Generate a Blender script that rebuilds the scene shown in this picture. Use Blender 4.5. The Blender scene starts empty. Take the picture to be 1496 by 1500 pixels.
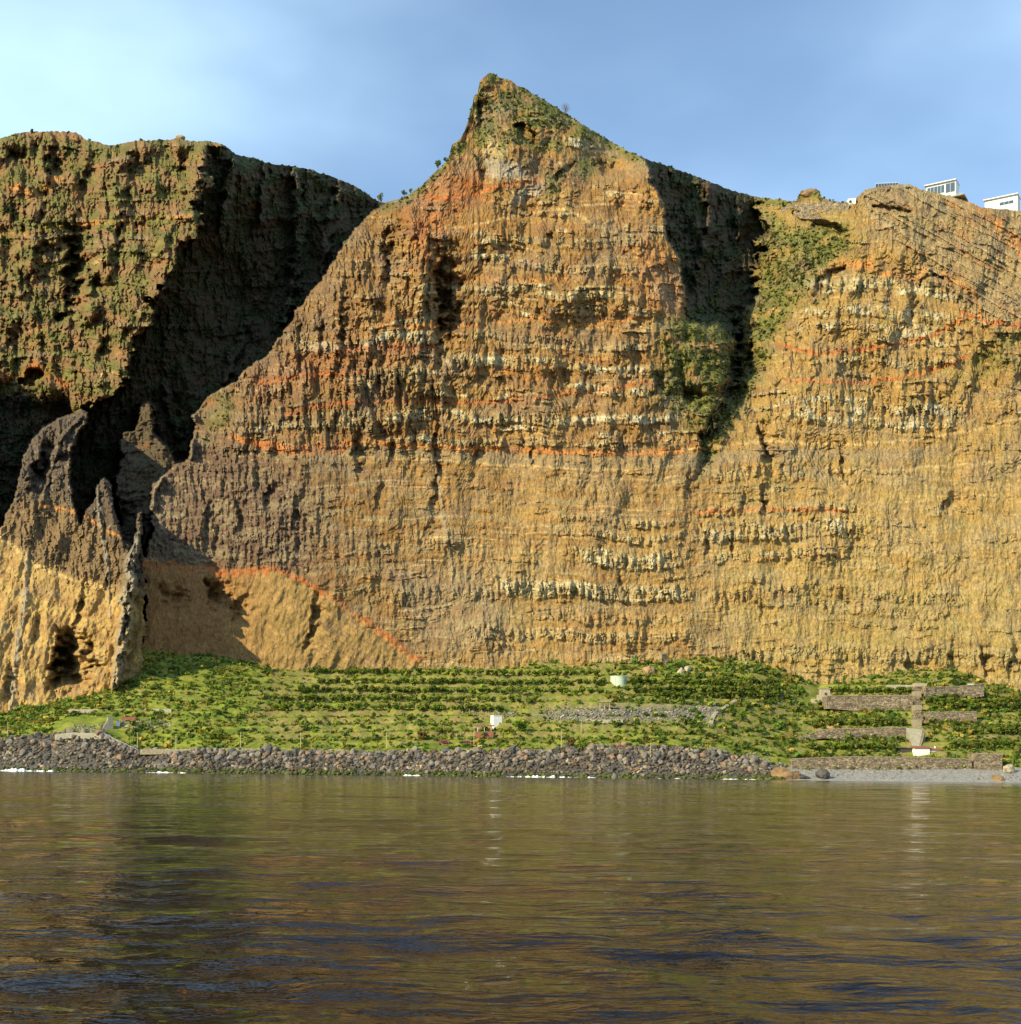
import bpy, math, random
import numpy as np
from mathutils import Matrix, Vector

# ------------------------------------------------------------------ camera
F = 1948.0            # focal length in pixels of the 1496 px wide photograph
CU, VH = 748.0, 1130.0
ROLL = math.radians(0.65)
CAMZ = 3.5
scene = bpy.context.scene
col = scene.collection
cam_d = bpy.data.cameras.new('camera')
cam = bpy.data.objects.new('camera', cam_d)
col.objects.link(cam)
cam_d.sensor_fit = 'HORIZONTAL'
cam_d.sensor_width = 36.0
cam_d.lens = 36.0 * F / 1496.0
cam_d.shift_y = (VH - 750.0) / 1496.0
cam_d.clip_start = 0.5
cam_d.clip_end = 20000.0
cam.matrix_world = Matrix.Translation((0, 0, CAMZ)) @ Matrix.Rotation(math.pi / 2, 4, 'X') @ Matrix.Rotation(ROLL, 4, 'Z')
scene.camera = cam

# ------------------------------------------------------------------ light
SUN_AZ = 52.0         # degrees to the left of the direction behind the camera
SUN_EL = 27.0
az, el = math.radians(SUN_AZ), math.radians(SUN_EL)
to_sun = Vector((-math.sin(az) * math.cos(el), -math.cos(az) * math.cos(el), math.sin(el)))
sun_d = bpy.data.lights.new('sun', 'SUN')
sun_d.energy = 5.0
sun_d.angle = math.radians(0.5)
sun_d.color = (1.0, 0.87, 0.56)
sun = bpy.data.objects.new('sun', sun_d)
col.objects.link(sun)
sun.rotation_euler = to_sun.to_track_quat('Z', 'Y').to_euler()
sun.location = (-300, -200, 700)

world = bpy.data.worlds.new('World')
scene.world = world
world.use_nodes = True
wn, wl = world.node_tree.nodes, world.node_tree.links
wn.clear()
w_out = wn.new('ShaderNodeOutputWorld')
w_bg = wn.new('ShaderNodeBackground')
w_bg.inputs['Strength'].default_value = 0.095
sky = wn.new('ShaderNodeTexSky')
sky.sky_type = 'NISHITA'
sky.sun_disc = False
sky.sun_elevation = el
sky.sun_rotation = math.atan2(to_sun.x, to_sun.y)
sky.air_density = 1.0
sky.dust_density = 0.1
sky.ozone_density = 1.3
# thin high cloud veil, the same all round the sky
w_tc = wn.new('ShaderNodeTexCoord')
w_map = wn.new('ShaderNodeMapping')
w_map.inputs['Scale'].default_value = (1.0, 1.0, 2.2)
w_map.inputs['Rotation'].default_value = (0.15, 0.1, 2.1)
w_no = wn.new('ShaderNodeTexNoise')
w_no.inputs['Scale'].default_value = 1.7
w_no.inputs['Detail'].default_value = 5.0
w_no.inputs['Roughness'].default_value = 0.45
w_rmp = wn.new('ShaderNodeMapRange')
w_rmp.interpolation_type = 'SMOOTHSTEP'
w_rmp.inputs['From Min'].default_value = 0.37
w_rmp.inputs['From Max'].default_value = 0.80
w_rmp.inputs['To Min'].default_value = 0.14
w_rmp.inputs['To Max'].default_value = 0.95
w_mix = wn.new('ShaderNodeMix')
w_mix.data_type = 'RGBA'
w_mix.inputs['B'].default_value = (8.4, 9.8, 10.4, 1)
wl.new(w_tc.outputs['Generated'], w_map.inputs['Vector'])
wl.new(w_map.outputs['Vector'], w_no.inputs['Vector'])
wl.new(w_no.outputs['Fac'], w_rmp.inputs['Value'])
wl.new(w_rmp.outputs['Result'], w_mix.inputs['Factor'])
wl.new(sky.outputs['Color'], w_mix.inputs['A'])
w_tin = wn.new('ShaderNodeMix')
w_tin.data_type = 'RGBA'
w_tin.blend_type = 'MULTIPLY'
w_tin.inputs['Factor'].default_value = 1.0
w_tin.inputs['B'].default_value = (0.80, 0.98, 1.17, 1)
wl.new(w_mix.outputs['Result'], w_tin.inputs['A'])
wl.new(w_tin.outputs['Result'], w_bg.inputs['Color'])
wl.new(w_bg.outputs['Background'], w_out.inputs['Surface'])

vs = scene.view_settings
vs.view_transform = 'Standard'
vs.look = 'None'
vs.exposure = 0.58
vs.gamma = 1.0
vs.use_curve_mapping = False
scene.cycles.use_denoising = True
scene.cycles.max_bounces = 5
scene.cycles.diffuse_bounces = 2
scene.cycles.glossy_bounces = 3

# ------------------------------------------------------------------ numeric helpers
rng = np.random.default_rng(7)
random.seed(7)
PERM = np.concatenate([rng.permutation(256)] * 2)
GA = rng.uniform(0, 2 * np.pi, 256)
GX, GY = np.cos(GA), np.sin(GA)

def pn(x, y, seed=0):
    """Gradient noise, about -1..1."""
    x = np.asarray(x, float) + seed * 17.31
    y = np.asarray(y, float) + seed * 9.77
    xi, yi = np.floor(x).astype(int), np.floor(y).astype(int)
    xf, yf = x - xi, y - yi
    xi &= 255
    yi &= 255
    def g(ix, iy, dx, dy):
        h = PERM[(PERM[ix & 255] + iy) & 255]
        return GX[h] * dx + GY[h] * dy
    a = g(xi, yi, xf, yf)
    b = g(xi + 1, yi, xf - 1, yf)
    c = g(xi, yi + 1, xf, yf - 1)
    d = g(xi + 1, yi + 1, xf - 1, yf - 1)
    u = xf * xf * xf * (xf * (xf * 6 - 15) + 10)
    v = yf * yf * yf * (yf * (yf * 6 - 15) + 10)
    r = a + (b - a) * u
    return (r + ((c + (d - c) * u) - r) * v) * 1.5

def fbm(x, y, octs=4, seed=0, gain=0.5):
    s, a, n = 0.0, 1.0, 0.0
    for i in range(octs):
        s = s + a * pn(x, y, seed + i * 3)
        n += a
        a *= gain
        x, y = x * 2.03, y * 2.03
    return s / n

def ridged(x, y, octs=4, seed=0, gain=0.5):
    s, a, n = 0.0, 1.0, 0.0
    for i in range(octs):
        s = s + a * (1 - 2 * np.abs(pn(x, y, seed + i * 3)))
        n += a
        a *= gain
        x, y = x * 2.03, y * 2.03
    return s / n

def cells(x, y, seed=0):
    """Cellular noise: distance to nearest point, second distance, id 0..1."""
    x = np.asarray(x, float)
    y = np.asarray(y, float)
    xi, yi = np.floor(x).astype(int), np.floor(y).astype(int)
    d1 = np.full(x.shape, 9.0)
    d2 = np.full(x.shape, 9.0)
    cid = np.zeros(x.shape)
    for dx in (-1, 0, 1):
        for dy in (-1, 0, 1):
            h = PERM[(PERM[(xi + dx + seed * 7) & 255] + yi + dy + seed * 13) & 255]
            px = xi + dx + (h * 7919 % 256) / 256.0
            py = yi + dy + (h * 104729 % 251) / 251.0
            d = np.hypot(px - x, py - y)
            new = d < d1
            d2 = np.where(new, d1, np.minimum(d2, d))
            cid = np.where(new, h / 255.0, cid)
            d1 = np.where(new, d, d1)
    return d1, d2, cid

def sst(a, b, x):
    t = np.clip((x - a) / (b - a), 0, 1)
    return t * t * (3 - 2 * t)

def tps(pts):
    """Thin-plate surface through (u, v, depth) points."""
    P = np.array(pts, float)
    xy = P[:, :2] / 500.0
    n = len(P)
    def U(r2):
        return r2 * np.log(r2 + 1e-9)
    K = U(((xy[:, None] - xy[None]) ** 2).sum(-1)) + np.eye(n) * 2e-3
    A = np.zeros((n + 3, n + 3))
    A[:n, :n] = K
    A[:n, n] = A[n, :n] = 1
    A[:n, n + 1:] = xy
    A[n + 1:, :n] = xy.T
    w = np.linalg.solve(A, np.concatenate([P[:, 2], [0, 0, 0]]))
    def f(u, v):
        x, y = u / 500.0, v / 500.0
        r = w[n] + w[n + 1] * x + w[n + 2] * y
        for i in range(n):
            r = r + w[i] * U((x - xy[i, 0]) ** 2 + (y - xy[i, 1]) ** 2)
        return r
    return f

def seg_dist(u, v, pts):
    """Distance to an open polyline and the running parameter 0..1."""
    best = np.full(u.shape, 1e9)
    par = np.zeros(u.shape)
    P = np.array(pts, float)
    L = np.hypot(*(P[1:] - P[:-1]).T)
    acc = np.concatenate([[0], np.cumsum(L)]) / max(L.sum(), 1e-6)
    for i in range(len(P) - 1):
        (x0, y0), (x1, y1) = P[i], P[i + 1]
        dx, dy = x1 - x0, y1 - y0
        t = np.clip(((u - x0) * dx + (v - y0) * dy) / (dx * dx + dy * dy + 1e-9), 0, 1)
        d = np.hypot(u - x0 - t * dx, v - y0 - t * dy)
        m = d < best
        best = np.where(m, d, best)
        par = np.where(m, acc[i] + t * (acc[i + 1] - acc[i]), par)
    return best, par

def poly_sd(u, v, pts):
    """Signed distance to a polygon, positive inside."""
    d, _ = seg_dist(u, v, list(pts) + [pts[0]])
    ins = np.zeros(u.shape, bool)
    n = len(pts)
    for i in range(n):
        (x0, y0), (x1, y1) = pts[i], pts[(i + 1) % n]
        if y0 == y1:
            continue
        c = ((y0 > v) != (y1 > v)) & (u < (x1 - x0) * (v - y0) / (y1 - y0) + x0)
        ins ^= c
    return np.where(ins, d, -d)

def curve(pts):
    P = np.array(pts, float)
    return lambda u: np.interp(u, P[:, 0], P[:, 1])

CR, SR = math.cos(ROLL), math.sin(ROLL)
def to_world(u, v, D):
    """Photograph pixel and distance -> world."""
    du, dv = np.asarray(u, float) - CU, np.asarray(v, float) - VH
    x = (du * CR + dv * SR) * D / F
    z = CAMZ - (dv * CR - du * SR) * D / F
    return x, D + 0.0 * x, z

def z_at(u, v, D):
    return to_world(u, v, D)[2]

def v_of(x, D, z):
    """World -> photograph pixel."""
    a, b = x * F / D, (CAMZ - z) * F / D
    return CU + a * CR - b * SR, VH + a * SR + b * CR

# ------------------------------------------------------------------ mesh helpers
def big_mesh(name, verts, quads, mat, colors=None, smooth=False, attr='tint'):
    me = bpy.data.meshes.new(name)
    verts = np.ascontiguousarray(verts, np.float32)
    quads = np.ascontiguousarray(quads, np.int32)
    k = quads.shape[1]
    me.vertices.add(len(verts))
    me.vertices.foreach_set('co', verts.ravel())
    me.loops.add(quads.size)
    me.loops.foreach_set('vertex_index', quads.ravel())
    me.polygons.add(len(quads))
    me.polygons.foreach_set('loop_start', np.arange(0, quads.size, k, dtype=np.int32))
    me.polygons.foreach_set('loop_total', np.full(len(quads), k, np.int32))
    me.update(calc_edges=True)
    me.polygons.foreach_set('use_smooth', np.full(len(quads), bool(smooth)))
    if colors is not None:
        a = me.color_attributes.new(attr, 'FLOAT_COLOR', 'POINT')
        c = np.ones((len(verts), 4), np.float32)
        c[:, :3] = colors
        a.data.foreach_set('color', c.ravel())
    if mat is not None:
        me.materials.append(mat)
    o = bpy.data.objects.new(name, me)
    col.objects.link(o)
    return o

def grid_quads(nr, nc):
    i = np.arange(nr * nc).reshape(nr, nc)
    return np.stack([i[:-1, :-1], i[1:, :-1], i[1:, 1:], i[:-1, 1:]], -1).reshape(-1, 4)

# ------------------------------------------------------------------ materials
def mat_new(name):
    m = bpy.data.materials.new(name)
    m.use_nodes = True
    nt = m.node_tree
    b = nt.nodes['Principled BSDF']
    return m, nt, b

def simple_mat(name, rgb, rough=0.8, var=0.25, scale=0.6, bump=0.0, metallic=0.0):
    m, nt, b = mat_new(name)
    N, L = nt.nodes, nt.links
    tc = N.new('ShaderNodeTexCoord')
    no = N.new('ShaderNodeTexNoise')
    no.inputs['Scale'].default_value = scale
    no.inputs['Detail'].default_value = 6
    no.inputs['Roughness'].default_value = 0.65
    L.new(tc.outputs['Object'], no.inputs['Vector'])
    r = N.new('ShaderNodeMapRange')
    r.inputs['From Min'].default_value = 0.3
    r.inputs['From Max'].default_value = 0.7
    r.inputs['To Min'].default_value = 1 - var
    r.inputs['To Max'].default_value = 1 + var
    L.new(no.outputs['Fac'], r.inputs['Value'])
    mx = N.new('ShaderNodeVectorMath')
    mx.operation = 'SCALE'
    mx.inputs[0].default_value = rgb
    L.new(r.outputs['Result'], mx.inputs['Scale'])
    L.new(mx.outputs['Vector'], b.inputs['Base Color'])
    b.inputs['Roughness'].default_value = rough
    b.inputs['Metallic'].default_value = metallic
    if bump:
        bp = N.new('ShaderNodeBump')
        bp.inputs['Strength'].default_value = 0.7
        bp.inputs['Distance'].default_value = bump
        L.new(no.outputs['Fac'], bp.inputs['Height'])
        L.new(bp.outputs['Normal'], b.inputs['Normal'])
    return m

def tint_mat(name, rough=0.92, scale=0.35, lo=0.6, hi=1.4, bump=0.9, stretch=(1, 1, 1)):
    """Colour from the mesh's own per-point rock/earth/leaf colour, broken up by noise grain and relief."""
    m, nt, b = mat_new(name)
    N, L = nt.nodes, nt.links
    at = N.new('ShaderNodeAttribute')
    at.attribute_name = 'tint'
    tc = N.new('ShaderNodeTexCoord')
    mp = N.new('ShaderNodeMapping')
    mp.inputs['Scale'].default_value = stretch
    no = N.new('ShaderNodeTexNoise')
    no.inputs['Scale'].default_value = scale
    no.inputs['Detail'].default_value = 5
    no.inputs['Roughness'].default_value = 0.7
    L.new(tc.outputs['Object'], mp.inputs['Vector'])
    L.new(mp.outputs['Vector'], no.inputs['Vector'])
    r = N.new('ShaderNodeMapRange')
    r.inputs['From Min'].default_value = 0.3
    r.inputs['From Max'].default_value = 0.7
    r.inputs['To Min'].default_value = lo
    r.inputs['To Max'].default_value = hi
    L.new(no.outputs['Fac'], r.inputs['Value'])
    mx = N.new('ShaderNodeVectorMath')
    mx.operation = 'SCALE'
    L.new(at.outputs['Color'], mx.inputs[0])
    L.new(r.outputs['Result'], mx.inputs['Scale'])
    L.new(mx.outputs['Vector'], b.inputs['Base Color'])
    b.inputs['Roughness'].default_value = rough
    b.inputs['Specular IOR Level'].default_value = 0.2
    if bump:
        bp = N.new('ShaderNodeBump')
        bp.inputs['Strength'].default_value = 0.8
        bp.inputs['Distance'].default_value = bump
        L.new(no.outputs['Fac'], bp.inputs['Height'])
        L.new(bp.outputs['Normal'], b.inputs['Normal'])
    return m

ROCK = tint_mat('cliff_rock', scale=0.7, lo=0.66, hi=1.36, bump=1.3, stretch=(1, 1, 0.6))
EARTH = tint_mat('platform_earth', scale=0.5, lo=0.6, hi=1.4, bump=0.5)
# ------------------------------------------------------------------ the cliffs
SKYLINE = [(-160,220),(0,203),(20,196),(45,193),(80,192),(110,193),(125,203),(160,213),(200,206),(250,204),(262,201),(272,206),(310,207),
 (330,213),(345,226),(370,231),(400,240),(430,243),(460,250),(490,260),(520,272),(548,291),(562,297),(580,292),(600,285),(620,270),(635,254),
 (650,241),(659,226),(662,212),(674,204),(681,192),(685,180),(689,160),(693,150),(694,140),(700,135),(703,118),(712,111),(718,106),(727,110),(735,114),(748,117),
 (756,124),(770,130),(800,148),(835,170),(870,192),(900,210),(920,220),(945,232),(990,247),(1030,262),(1070,278),(1110,289),(1150,293),
 (1165,296),(1172,283),(1185,278),(1198,281),(1206,290),(1225,295),(1250,297),(1258,286),(1268,278),(1290,273),(1330,269),(1350,277),(1400,288),(1440,304),
 (1496,308),(1560,315),(1660,335)]
FOOT = [(-160,1050),(0,1040),(60,1030),(130,1018),(165,1000),(205,966),(240,955),(300,962),(350,970),(430,981),(480,984),(600,977),(750,974),
 (900,972),(960,968),(1040,965),(1100,968),(1150,985),(1200,1000),(1240,995),(1300,988),(1390,983),(1440,1000),(1496,1012),(1660,1022)]
sky_c, foot_c = curve(SKYLINE), curve(FOOT)
US = np.arange(-160, 1660.1, 1.6)
NR = 600
tt = np.linspace(0, 1, NR)
sk = sky_c(US) + 2.2 * fbm(US / 9.0, US * 0 + 3.3, 3, 5) + 1.2 * pn(US / 3.1, US * 0 + 8.0, 2)
ft = foot_c(US) + 26
U = np.repeat(US[None], NR, 0)
V = sk[None] + (ft - sk)[None] * tt[:, None]
# wandering coordinates so that traced edges come out ragged
WU = U + 5.0 * fbm(U / 28, V / 28, 4, 1) + 1.6 * pn(U / 5, V / 5, 4)
WV = V + 4.0 * fbm(U / 30, V / 22, 4, 11) + 1.2 * pn(U / 4.5, V / 4.5, 14)

A_POLY = [(205,1100),(209,960),(211,830),(216,790),(219,750),(228,710),(250,683),(277,672),(281,640),(288,605),(308,577),(340,560),(385,525),(402,512),
 (408,497),(428,472),(434,452),(457,430),(480,395),(510,352),(540,317),(562,297),(562,60),(915,60),(925,222),(944,234),(956,262),(972,300),(978,335),(990,372),(1002,420),(1006,452),(1018,470),(1036,476),(1052,470),(1064,484),
 (1073,500),(1070,540),(1052,600),(1028,640),(1022,700),(1020,820),(1020,1100)]
B1_POLY = [(-400,100),(318,100),(322,214),(296,262),(292,330),(256,366),(258,398),(228,425),(220,462),(208,490),(196,525),(186,548),(150,585),(125,602),(60,590),(0,575),(-400,560)]
C1_POLY = [(1112,100),(1112,292),(1118,340),(1106,402),(1096,452),(1084,476),(1082,540),(1060,598),(1030,646),(985,700),(975,1100),(2000,1100),(2000,100)]
E_POLY = [(-400,790),(-10,782),(5,770),(8,752),(20,735),(24,712),(36,668),(46,645),(62,628),(84,614),(106,608),(118,600),(128,604),(126,622),(112,640),(105,662),(103,700),(108,735),(114,756),(118,768),(126,748),(140,728),
 (139,715),(153,698),(163,712),(166,745),(176,770),(182,790),(192,797),(199,778),(202,754),(208,748),(210,768),(206,790),(210,806),(213,830),(212,900),(209,960),(207,1100),(-400,1100)]
F_POLY = [(186,800),(170,740),(166,700),(178,668),(172,652),(180,634),(196,630),(201,612),(204,588),(216,584),(224,604),(226,636),(244,650),(262,684),(228,716),(218,760),(212,800)]
O_POLY = [(-400,470),(-90,480),(-40,520),(-14,600),(-8,700),(-12,800),(-400,800)]

fA = tps([(160,1000,985),(300,995,1010),(500,1000,1010),(750,995,1012),(1000,990,1012),(200,830,1022),(300,830,1032),(450,860,1018),(600,830,1024),
 (800,830,1026),(1000,830,1026),(230,720,1052),(280,660,1062),(400,660,1046),(600,660,1046),(800,660,1048),(1000,660,1050),(330,565,1085),(420,500,1090),(520,480,1070),(640,480,1076),
 (750,480,1072),(900,480,1074),(985,450,1086),(560,300,1130),(650,300,1106),(750,300,1104),(860,300,1106),(955,300,1106),(940,236,1130),(690,200,1132),
 (760,200,1128),(850,190,1158),(715,108,1168),(900,215,1190),(840,172,1185),(1030,500,1090),(1000,570,1070),(1062,470,1112)])
fB1 = tps([(-160,200,1430),(0,200,1390),(150,205,1370),(310,208,1335),(-160,600,1260),(0,590,1240),(120,590,1205),(250,370,1240),(190,540,1185),
 (150,400,1270),(0,400,1310),(290,300,1280),(-160,400,1330)])
fB2 = tps([(322,213,1360),(370,231,1410),(420,250,1470),(548,292,1590),(300,300,1350),(330,400,1430),(450,400,1500),(400,520,1420),(250,650,1300),(330,600,1310),(150,700,1270),
 (200,780,1235),(60,700,1225),(0,650,1235),(0,770,1180),(600,250,1600),(220,1000,1060),(-160,700,1240),(-160,220,1440),(270,420,1370),(560,600,1340)])
fC2 = tps([(930,230,1150),(960,240,1185),(1030,262,1250),(1110,290,1325),(980,330,1200),(1060,380,1240),(1000,440,1170),(1085,450,1210),(1085,600,1110),(1040,650,1075),(1030,900,1030)])
fC1 = tps([(1112,294,1245),(1150,310,1205),(1200,300,1182),(1260,280,1168),(1400,290,1170),(1496,308,1176),(1660,330,1176),(1106,420,1196),(1180,420,1142),
 (1300,420,1120),(1496,420,1118),(1660,420,1118),(1086,540,1132),(1150,540,1098),(1300,560,1090),(1496,560,1090),(1660,560,1090),(1035,660,1064),(1150,660,1062),
 (1300,660,1060),(1496,660,1060),(1660,660,1060),(1030,830,1030),(1250,830,1028),(1496,830,1022),(1660,830,1020),(1030,990,1012),(1250,1010,1004),(1496,1025,986),(1660,1040,984)])
fE = tps([(0,1050,940),(100,1040,950),(190,1010,962),(0,780,1000),(100,780,1006),(190,800,992),(60,640,1056),(115,610,1068),(155,710,1024),(205,755,996),
 (-160,1060,932),(-160,790,992),(190,900,972),(30,720,1020)])
fF = tps([(170,690,1130),(205,600,1190),(250,690,1130),(200,800,1080),(220,640,1165)])

def steps(n, k, w=.25):
    q = n * k
    f = np.floor(q)
    return (f + sst(.5 - .55 * w, .5 + .55 * w, q - f)) / k
def over(D, Dn, poly, soft=2.2, wob=0.0):
    a, b_ = WU, WV
    if wob:
        a = WU + wob * steps(fbm(U / 55, V / 38, 3, 241), 5) + .35 * wob * fbm(U / 14, V / 11, 2, 243)
        b_ = WV + .6 * wob * fbm(U / 40, V / 60, 3, 245)
    m = sst(-soft, soft, poly_sd(a, b_, poly))
    return D + (Dn - D) * m, m

D = fB2(U, V)
D, mB1 = over(D, fB1(U, V), B1_POLY, 2.2 + 42 * sst(500, 590, V) * (1 - sst(60, 150, U)), 34)
D, mO = over(D, np.full_like(U, 1085.0) + (700 - V) * 0.25, O_POLY, 6)
D, mC2 = over(D, fC2(U, V), [(920,60),(920,1100),(1200,1100),(1200,60)])
D, mC1 = over(D, fC1(U, V), C1_POLY, 4 + 4 * sst(300, 420, V), 24)
D, mF = over(D, fF(U, V), F_POLY, 2.2, 10)
D, mA = over(D, fA(U, V), A_POLY, 2.2 + 24 * sst(650, 740, V) * sst(900, 980, U) + 13 * sst(430, 475, V) * (1 - sst(600, 650, V)) * sst(960, 1010, U), 9)
D, mE = over(D, fE(U, V), E_POLY)
isE = mE > .5
isA = (mA > .5) & ~isE
isF = (mF > .5) & ~isE & ~isA
isC = (mC1 > .5) & ~isA
isG = (mC2 > .5) & ~isA & ~isC                      # gully behind the main buttress
isB = (mB1 > .5) & ~isA & ~isE & ~isF & ~isG & ~isC
isGorge = ~(isE | isA | isF | isC | isG | isB)
face = (isA | isC).astype(float)

def line_mask(pts, w, wob=3.0, taper=True):
    lo_u, hi_u = min(p[0] for p in pts) - w * 4 - 8, max(p[0] for p in pts) + w * 4 + 8
    cs = np.where((US > lo_u) & (US < hi_u))[0]
    out = np.zeros_like(U)
    if len(cs) == 0:
        return out
    sl = slice(cs[0], cs[-1] + 1)
    uu, vv = U[:, sl], V[:, sl]
    a = uu + wob * fbm(uu / 16, vv / 16, 3, 21)
    b = vv + wob * fbm(uu / 16, vv / 16, 3, 31)
    d, t = seg_dist(a, b, pts)
    ww = w * (0.75 + 0.5 * pn(uu / 14, vv / 14, 7))
    if taper:
        ww = ww * (0.45 + 0.55 * np.sin(np.pi * np.clip(t, 0.02, 0.98)))
    out[:, sl] = 1 - sst(0.35 * ww, ww + 0.8, d)
    return out

# ---- strata: a height coordinate that follows the lava beds
warp = 6 * np.sin(U / 90.0 + 0.6) + 16 * fbm(U / 150, V / 170, 3, 41) + 0.012 * (U - 748)
Sx = V + warp + 2.2 * fbm(U / 22, V / 30, 2, 43)
# hard beds: traced ones (level, half thickness, u range, strength) plus irregular thin ones
BEDS = [(352,9,680,960,.6),(392,8,690,960,.6),(430,9,600,960,.7),(452,6,560,960,.5),(500,13,430,650,.9),(500,7,660,960,.5),(537,9,640,960,.8),(568,10,820,960,.8),(548,12,430,640,.6),
 (612,10,560,1000,.85),(646,7,560,1000,.7),(762,6,820,1010,.6),(782,6,820,1010,.8),(812,14,840,1010,.95),(865,16,720,1010,.95),(905,7,780,1010,.5),(930,9,680,1010,.7),
 (880,12,540,740,.5),(430,14,1160,1420,.9),(470,11,1160,1400,.85),(495,9,1150,1390,.8),(535,10,1130,1390,.6),(612,22,1140,1420,.9),(700,14,1030,1260,.5),(755,8,1020,1260,.7),(785,16,1020,1260,.85),(822,9,1030,1250,.8),
 (880,12,1040,1420,.5),(968,14,1060,1660,.6),(560,14,300,430,.7),(610,14,330,560,.7),(645,8,330,560,.6),(905,10,1180,1400,.4)]
hard = np.zeros_like(U)
for lev, ht, u0, u1, k in BEDS:
    br = 0.50 + 1.0 * fbm(U / 48, Sx / 16 + lev, 4, int(lev) % 50)
    edge = sst(u0 - 25, u0 + 25, U) * (1 - sst(u1 - 25, u1 + 25, U))
    hard = np.maximum(hard, k * np.clip(br + .25, 0, 1) * edge * (1 - sst(ht * .55, ht * 1.15, np.abs(Sx - lev + 3 * pn(U / 12, V / 12, 9)))))
auto = fbm(U / 260 + 5, Sx / 11.0, 3, 55)
auto = sst(0.10, 0.34, auto + 0.5 * fbm(U / 26, V / 14, 3, 57))
upper = (V < 660).astype(float)
hard = np.maximum(hard, auto * (0.36 + 0.36 * upper) * face * sst(-.25, .25, fbm(U / 75, V / 60, 3, 59)))
hardB = sst(0.05, .35, fbm(U / 200, Sx / 16, 3, 61)) * 0.55
hard = np.where(isB | isG | isGorge | isF, hardB, hard)

# ---- zones with their own rock
wedge = sst(-9, 9, 8 * fbm(U / 20, V / 10, 3, 259) + poly_sd(WU, WV, [(212,826),(260,832),(330,838),(400,835),(462,862),(520,900),(572,936),(614,966),(620,1100),(205,1100)])) * isA
tuffE = sst(-14, 14, 16 * fbm(U / 26, V / 14, 3, 261) + poly_sd(WU, WV, [(-400,745),(-10,765),(30,735),(70,728),(100,745),(140,765),(170,800),(200,850),(215,1100),(-400,1100)])) * isE
tuffE2 = sst(-14, 14, 16 * fbm(U / 26, V / 14, 3, 263) + poly_sd(WU, WV, [(-400,765),(0,785),(50,828),(110,850),(160,862),(215,875),(215,1100),(-400,1100)])) * isE
tilted = sst(-10, 10, poly_sd(WU, WV, [(1255,250),(1262,300),(1300,345),(1350,385),(1400,440),(1440,468),(1700,500),(1700,200)])) * isC
tiltS = V - 0.56 * (U - 1260)
tiltbed = sst(-0.1, .35, fbm(U / 160, tiltS / 7.0, 3, 71) + .3 * fbm(U / 20, tiltS / 5, 2, 73))
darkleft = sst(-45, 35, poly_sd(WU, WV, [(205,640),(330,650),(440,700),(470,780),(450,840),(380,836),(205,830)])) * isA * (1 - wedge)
peakz = (1 - sst(210, 250, V + 0.15 * (U - 748))) * isA
gullyveg = sst(-26, 22, 26 * fbm(U / 30, V / 26, 3, 247) + poly_sd(WU, WV, [(965,470),(1010,452),(1070,440),(1080,500),(1075,570),(1045,632),(1005,618),(965,580),(975,520)]))
rightveg = sst(-20, 15, poly_sd(WU, WV, [(1110,300),(1160,330),(1240,330),(1250,360),(1190,410),(1150,470),(1110,560),(1070,620),(1030,690),(1000,730),(1020,650),(1080,560),(1085,480),(1110,400)])) * isC

# ---- relief (metres, negative = towards the sea)
big = fbm(U / 120, V / 220, 3, 81)
colm = .5 * fbm(U / 5.5, V / 26.0, 3, 83) + .7 * steps(fbm(U / 7.5, V / 34.0, 2, 84), 5)                 # columns and flutes
colm2 = ridged(U / 15.0, V / 75.0, 3, 85)
rub = fbm(U / 6.5, V / 6.5, 3, 87)
c1, c2, cid = cells(U / 9 + .4 * rub, V / 15 + .3 * rub, 3)
blk = cid - .5 + 0.6 * np.clip(0.35 - (c2 - c1), 0, .35) * 2
rough_all = 0.6 + 0.8 * sst(-.3, .4, fbm(U / 90, V / 90, 2, 89))
slab = steps(fbm(U / 62, V / 120, 4, 231), 9) * 26 + steps(fbm(U / 24, V / 50, 3, 233), 6) * 7
low = sst(640, 720, V)
rel = -5.0 * big - .8 * slab * (1 - .5 * low) * face * (.45 + .55 * sst(-.2, .5, fbm(U / 160, V / 120, 2, 235) + .25 * upper))
rel += face * (-2.6 * colm2 * (0.35 + 0.65 * hard) * rough_all)
rel += face * (-(4.6 * hard + .75) * colm * rough_all)
k1, k2, kid = cells(U / 5.2 + .5 * rub, V / (17 + 8 * upper) + .3 * rub, 5)
colb = (kid - .5) + .5 * np.clip(.3 - (k2 - k1), 0, .3)
rel += face * (2.2 * hard * blk + (6.0 * hard + .75 * upper + .5) * colb) + -2.6 * hard * face
lc = sst(-40, 40, poly_sd(WU, WV, [(430,470),(560,330),(640,330),(660,560),(640,650),(360,650),(350,590)])) * isA
rel += lc * (2.6 * colb - 9 * steps(fbm(U / 17, V / 60, 3, 269), 5) - 1.5 * colm)
rel += face * (-.8 - .5 * hard) * rub * rough_all
ledge = np.gradient(hard, axis=0)
smooth_zone = np.clip(wedge * .75 + tuffE2 * .8, 0, 1)
rel_w = -4.5 * ridged(U / 42.0 + V / 160, V / 95.0, 3, 91) - 1.6 * fbm(U / 9 + V / 25, V / 18, 3, 93)
rel = rel * (1 - smooth_zone) + rel_w * smooth_zone
rgh = isB | isG | isGorge | isF
relB = -13 * ridged(U / 85.0 + .3 * big, V / 210.0, 4, 95) - 10 * fbm(U / 34, V / 44, 4, 97) - .7 * slab - 4.6 * colm * (.5 + hard) - 3.4 * rub - 5 * hard * (1 + blk)
rel = np.where(rgh, relB, rel)
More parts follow.
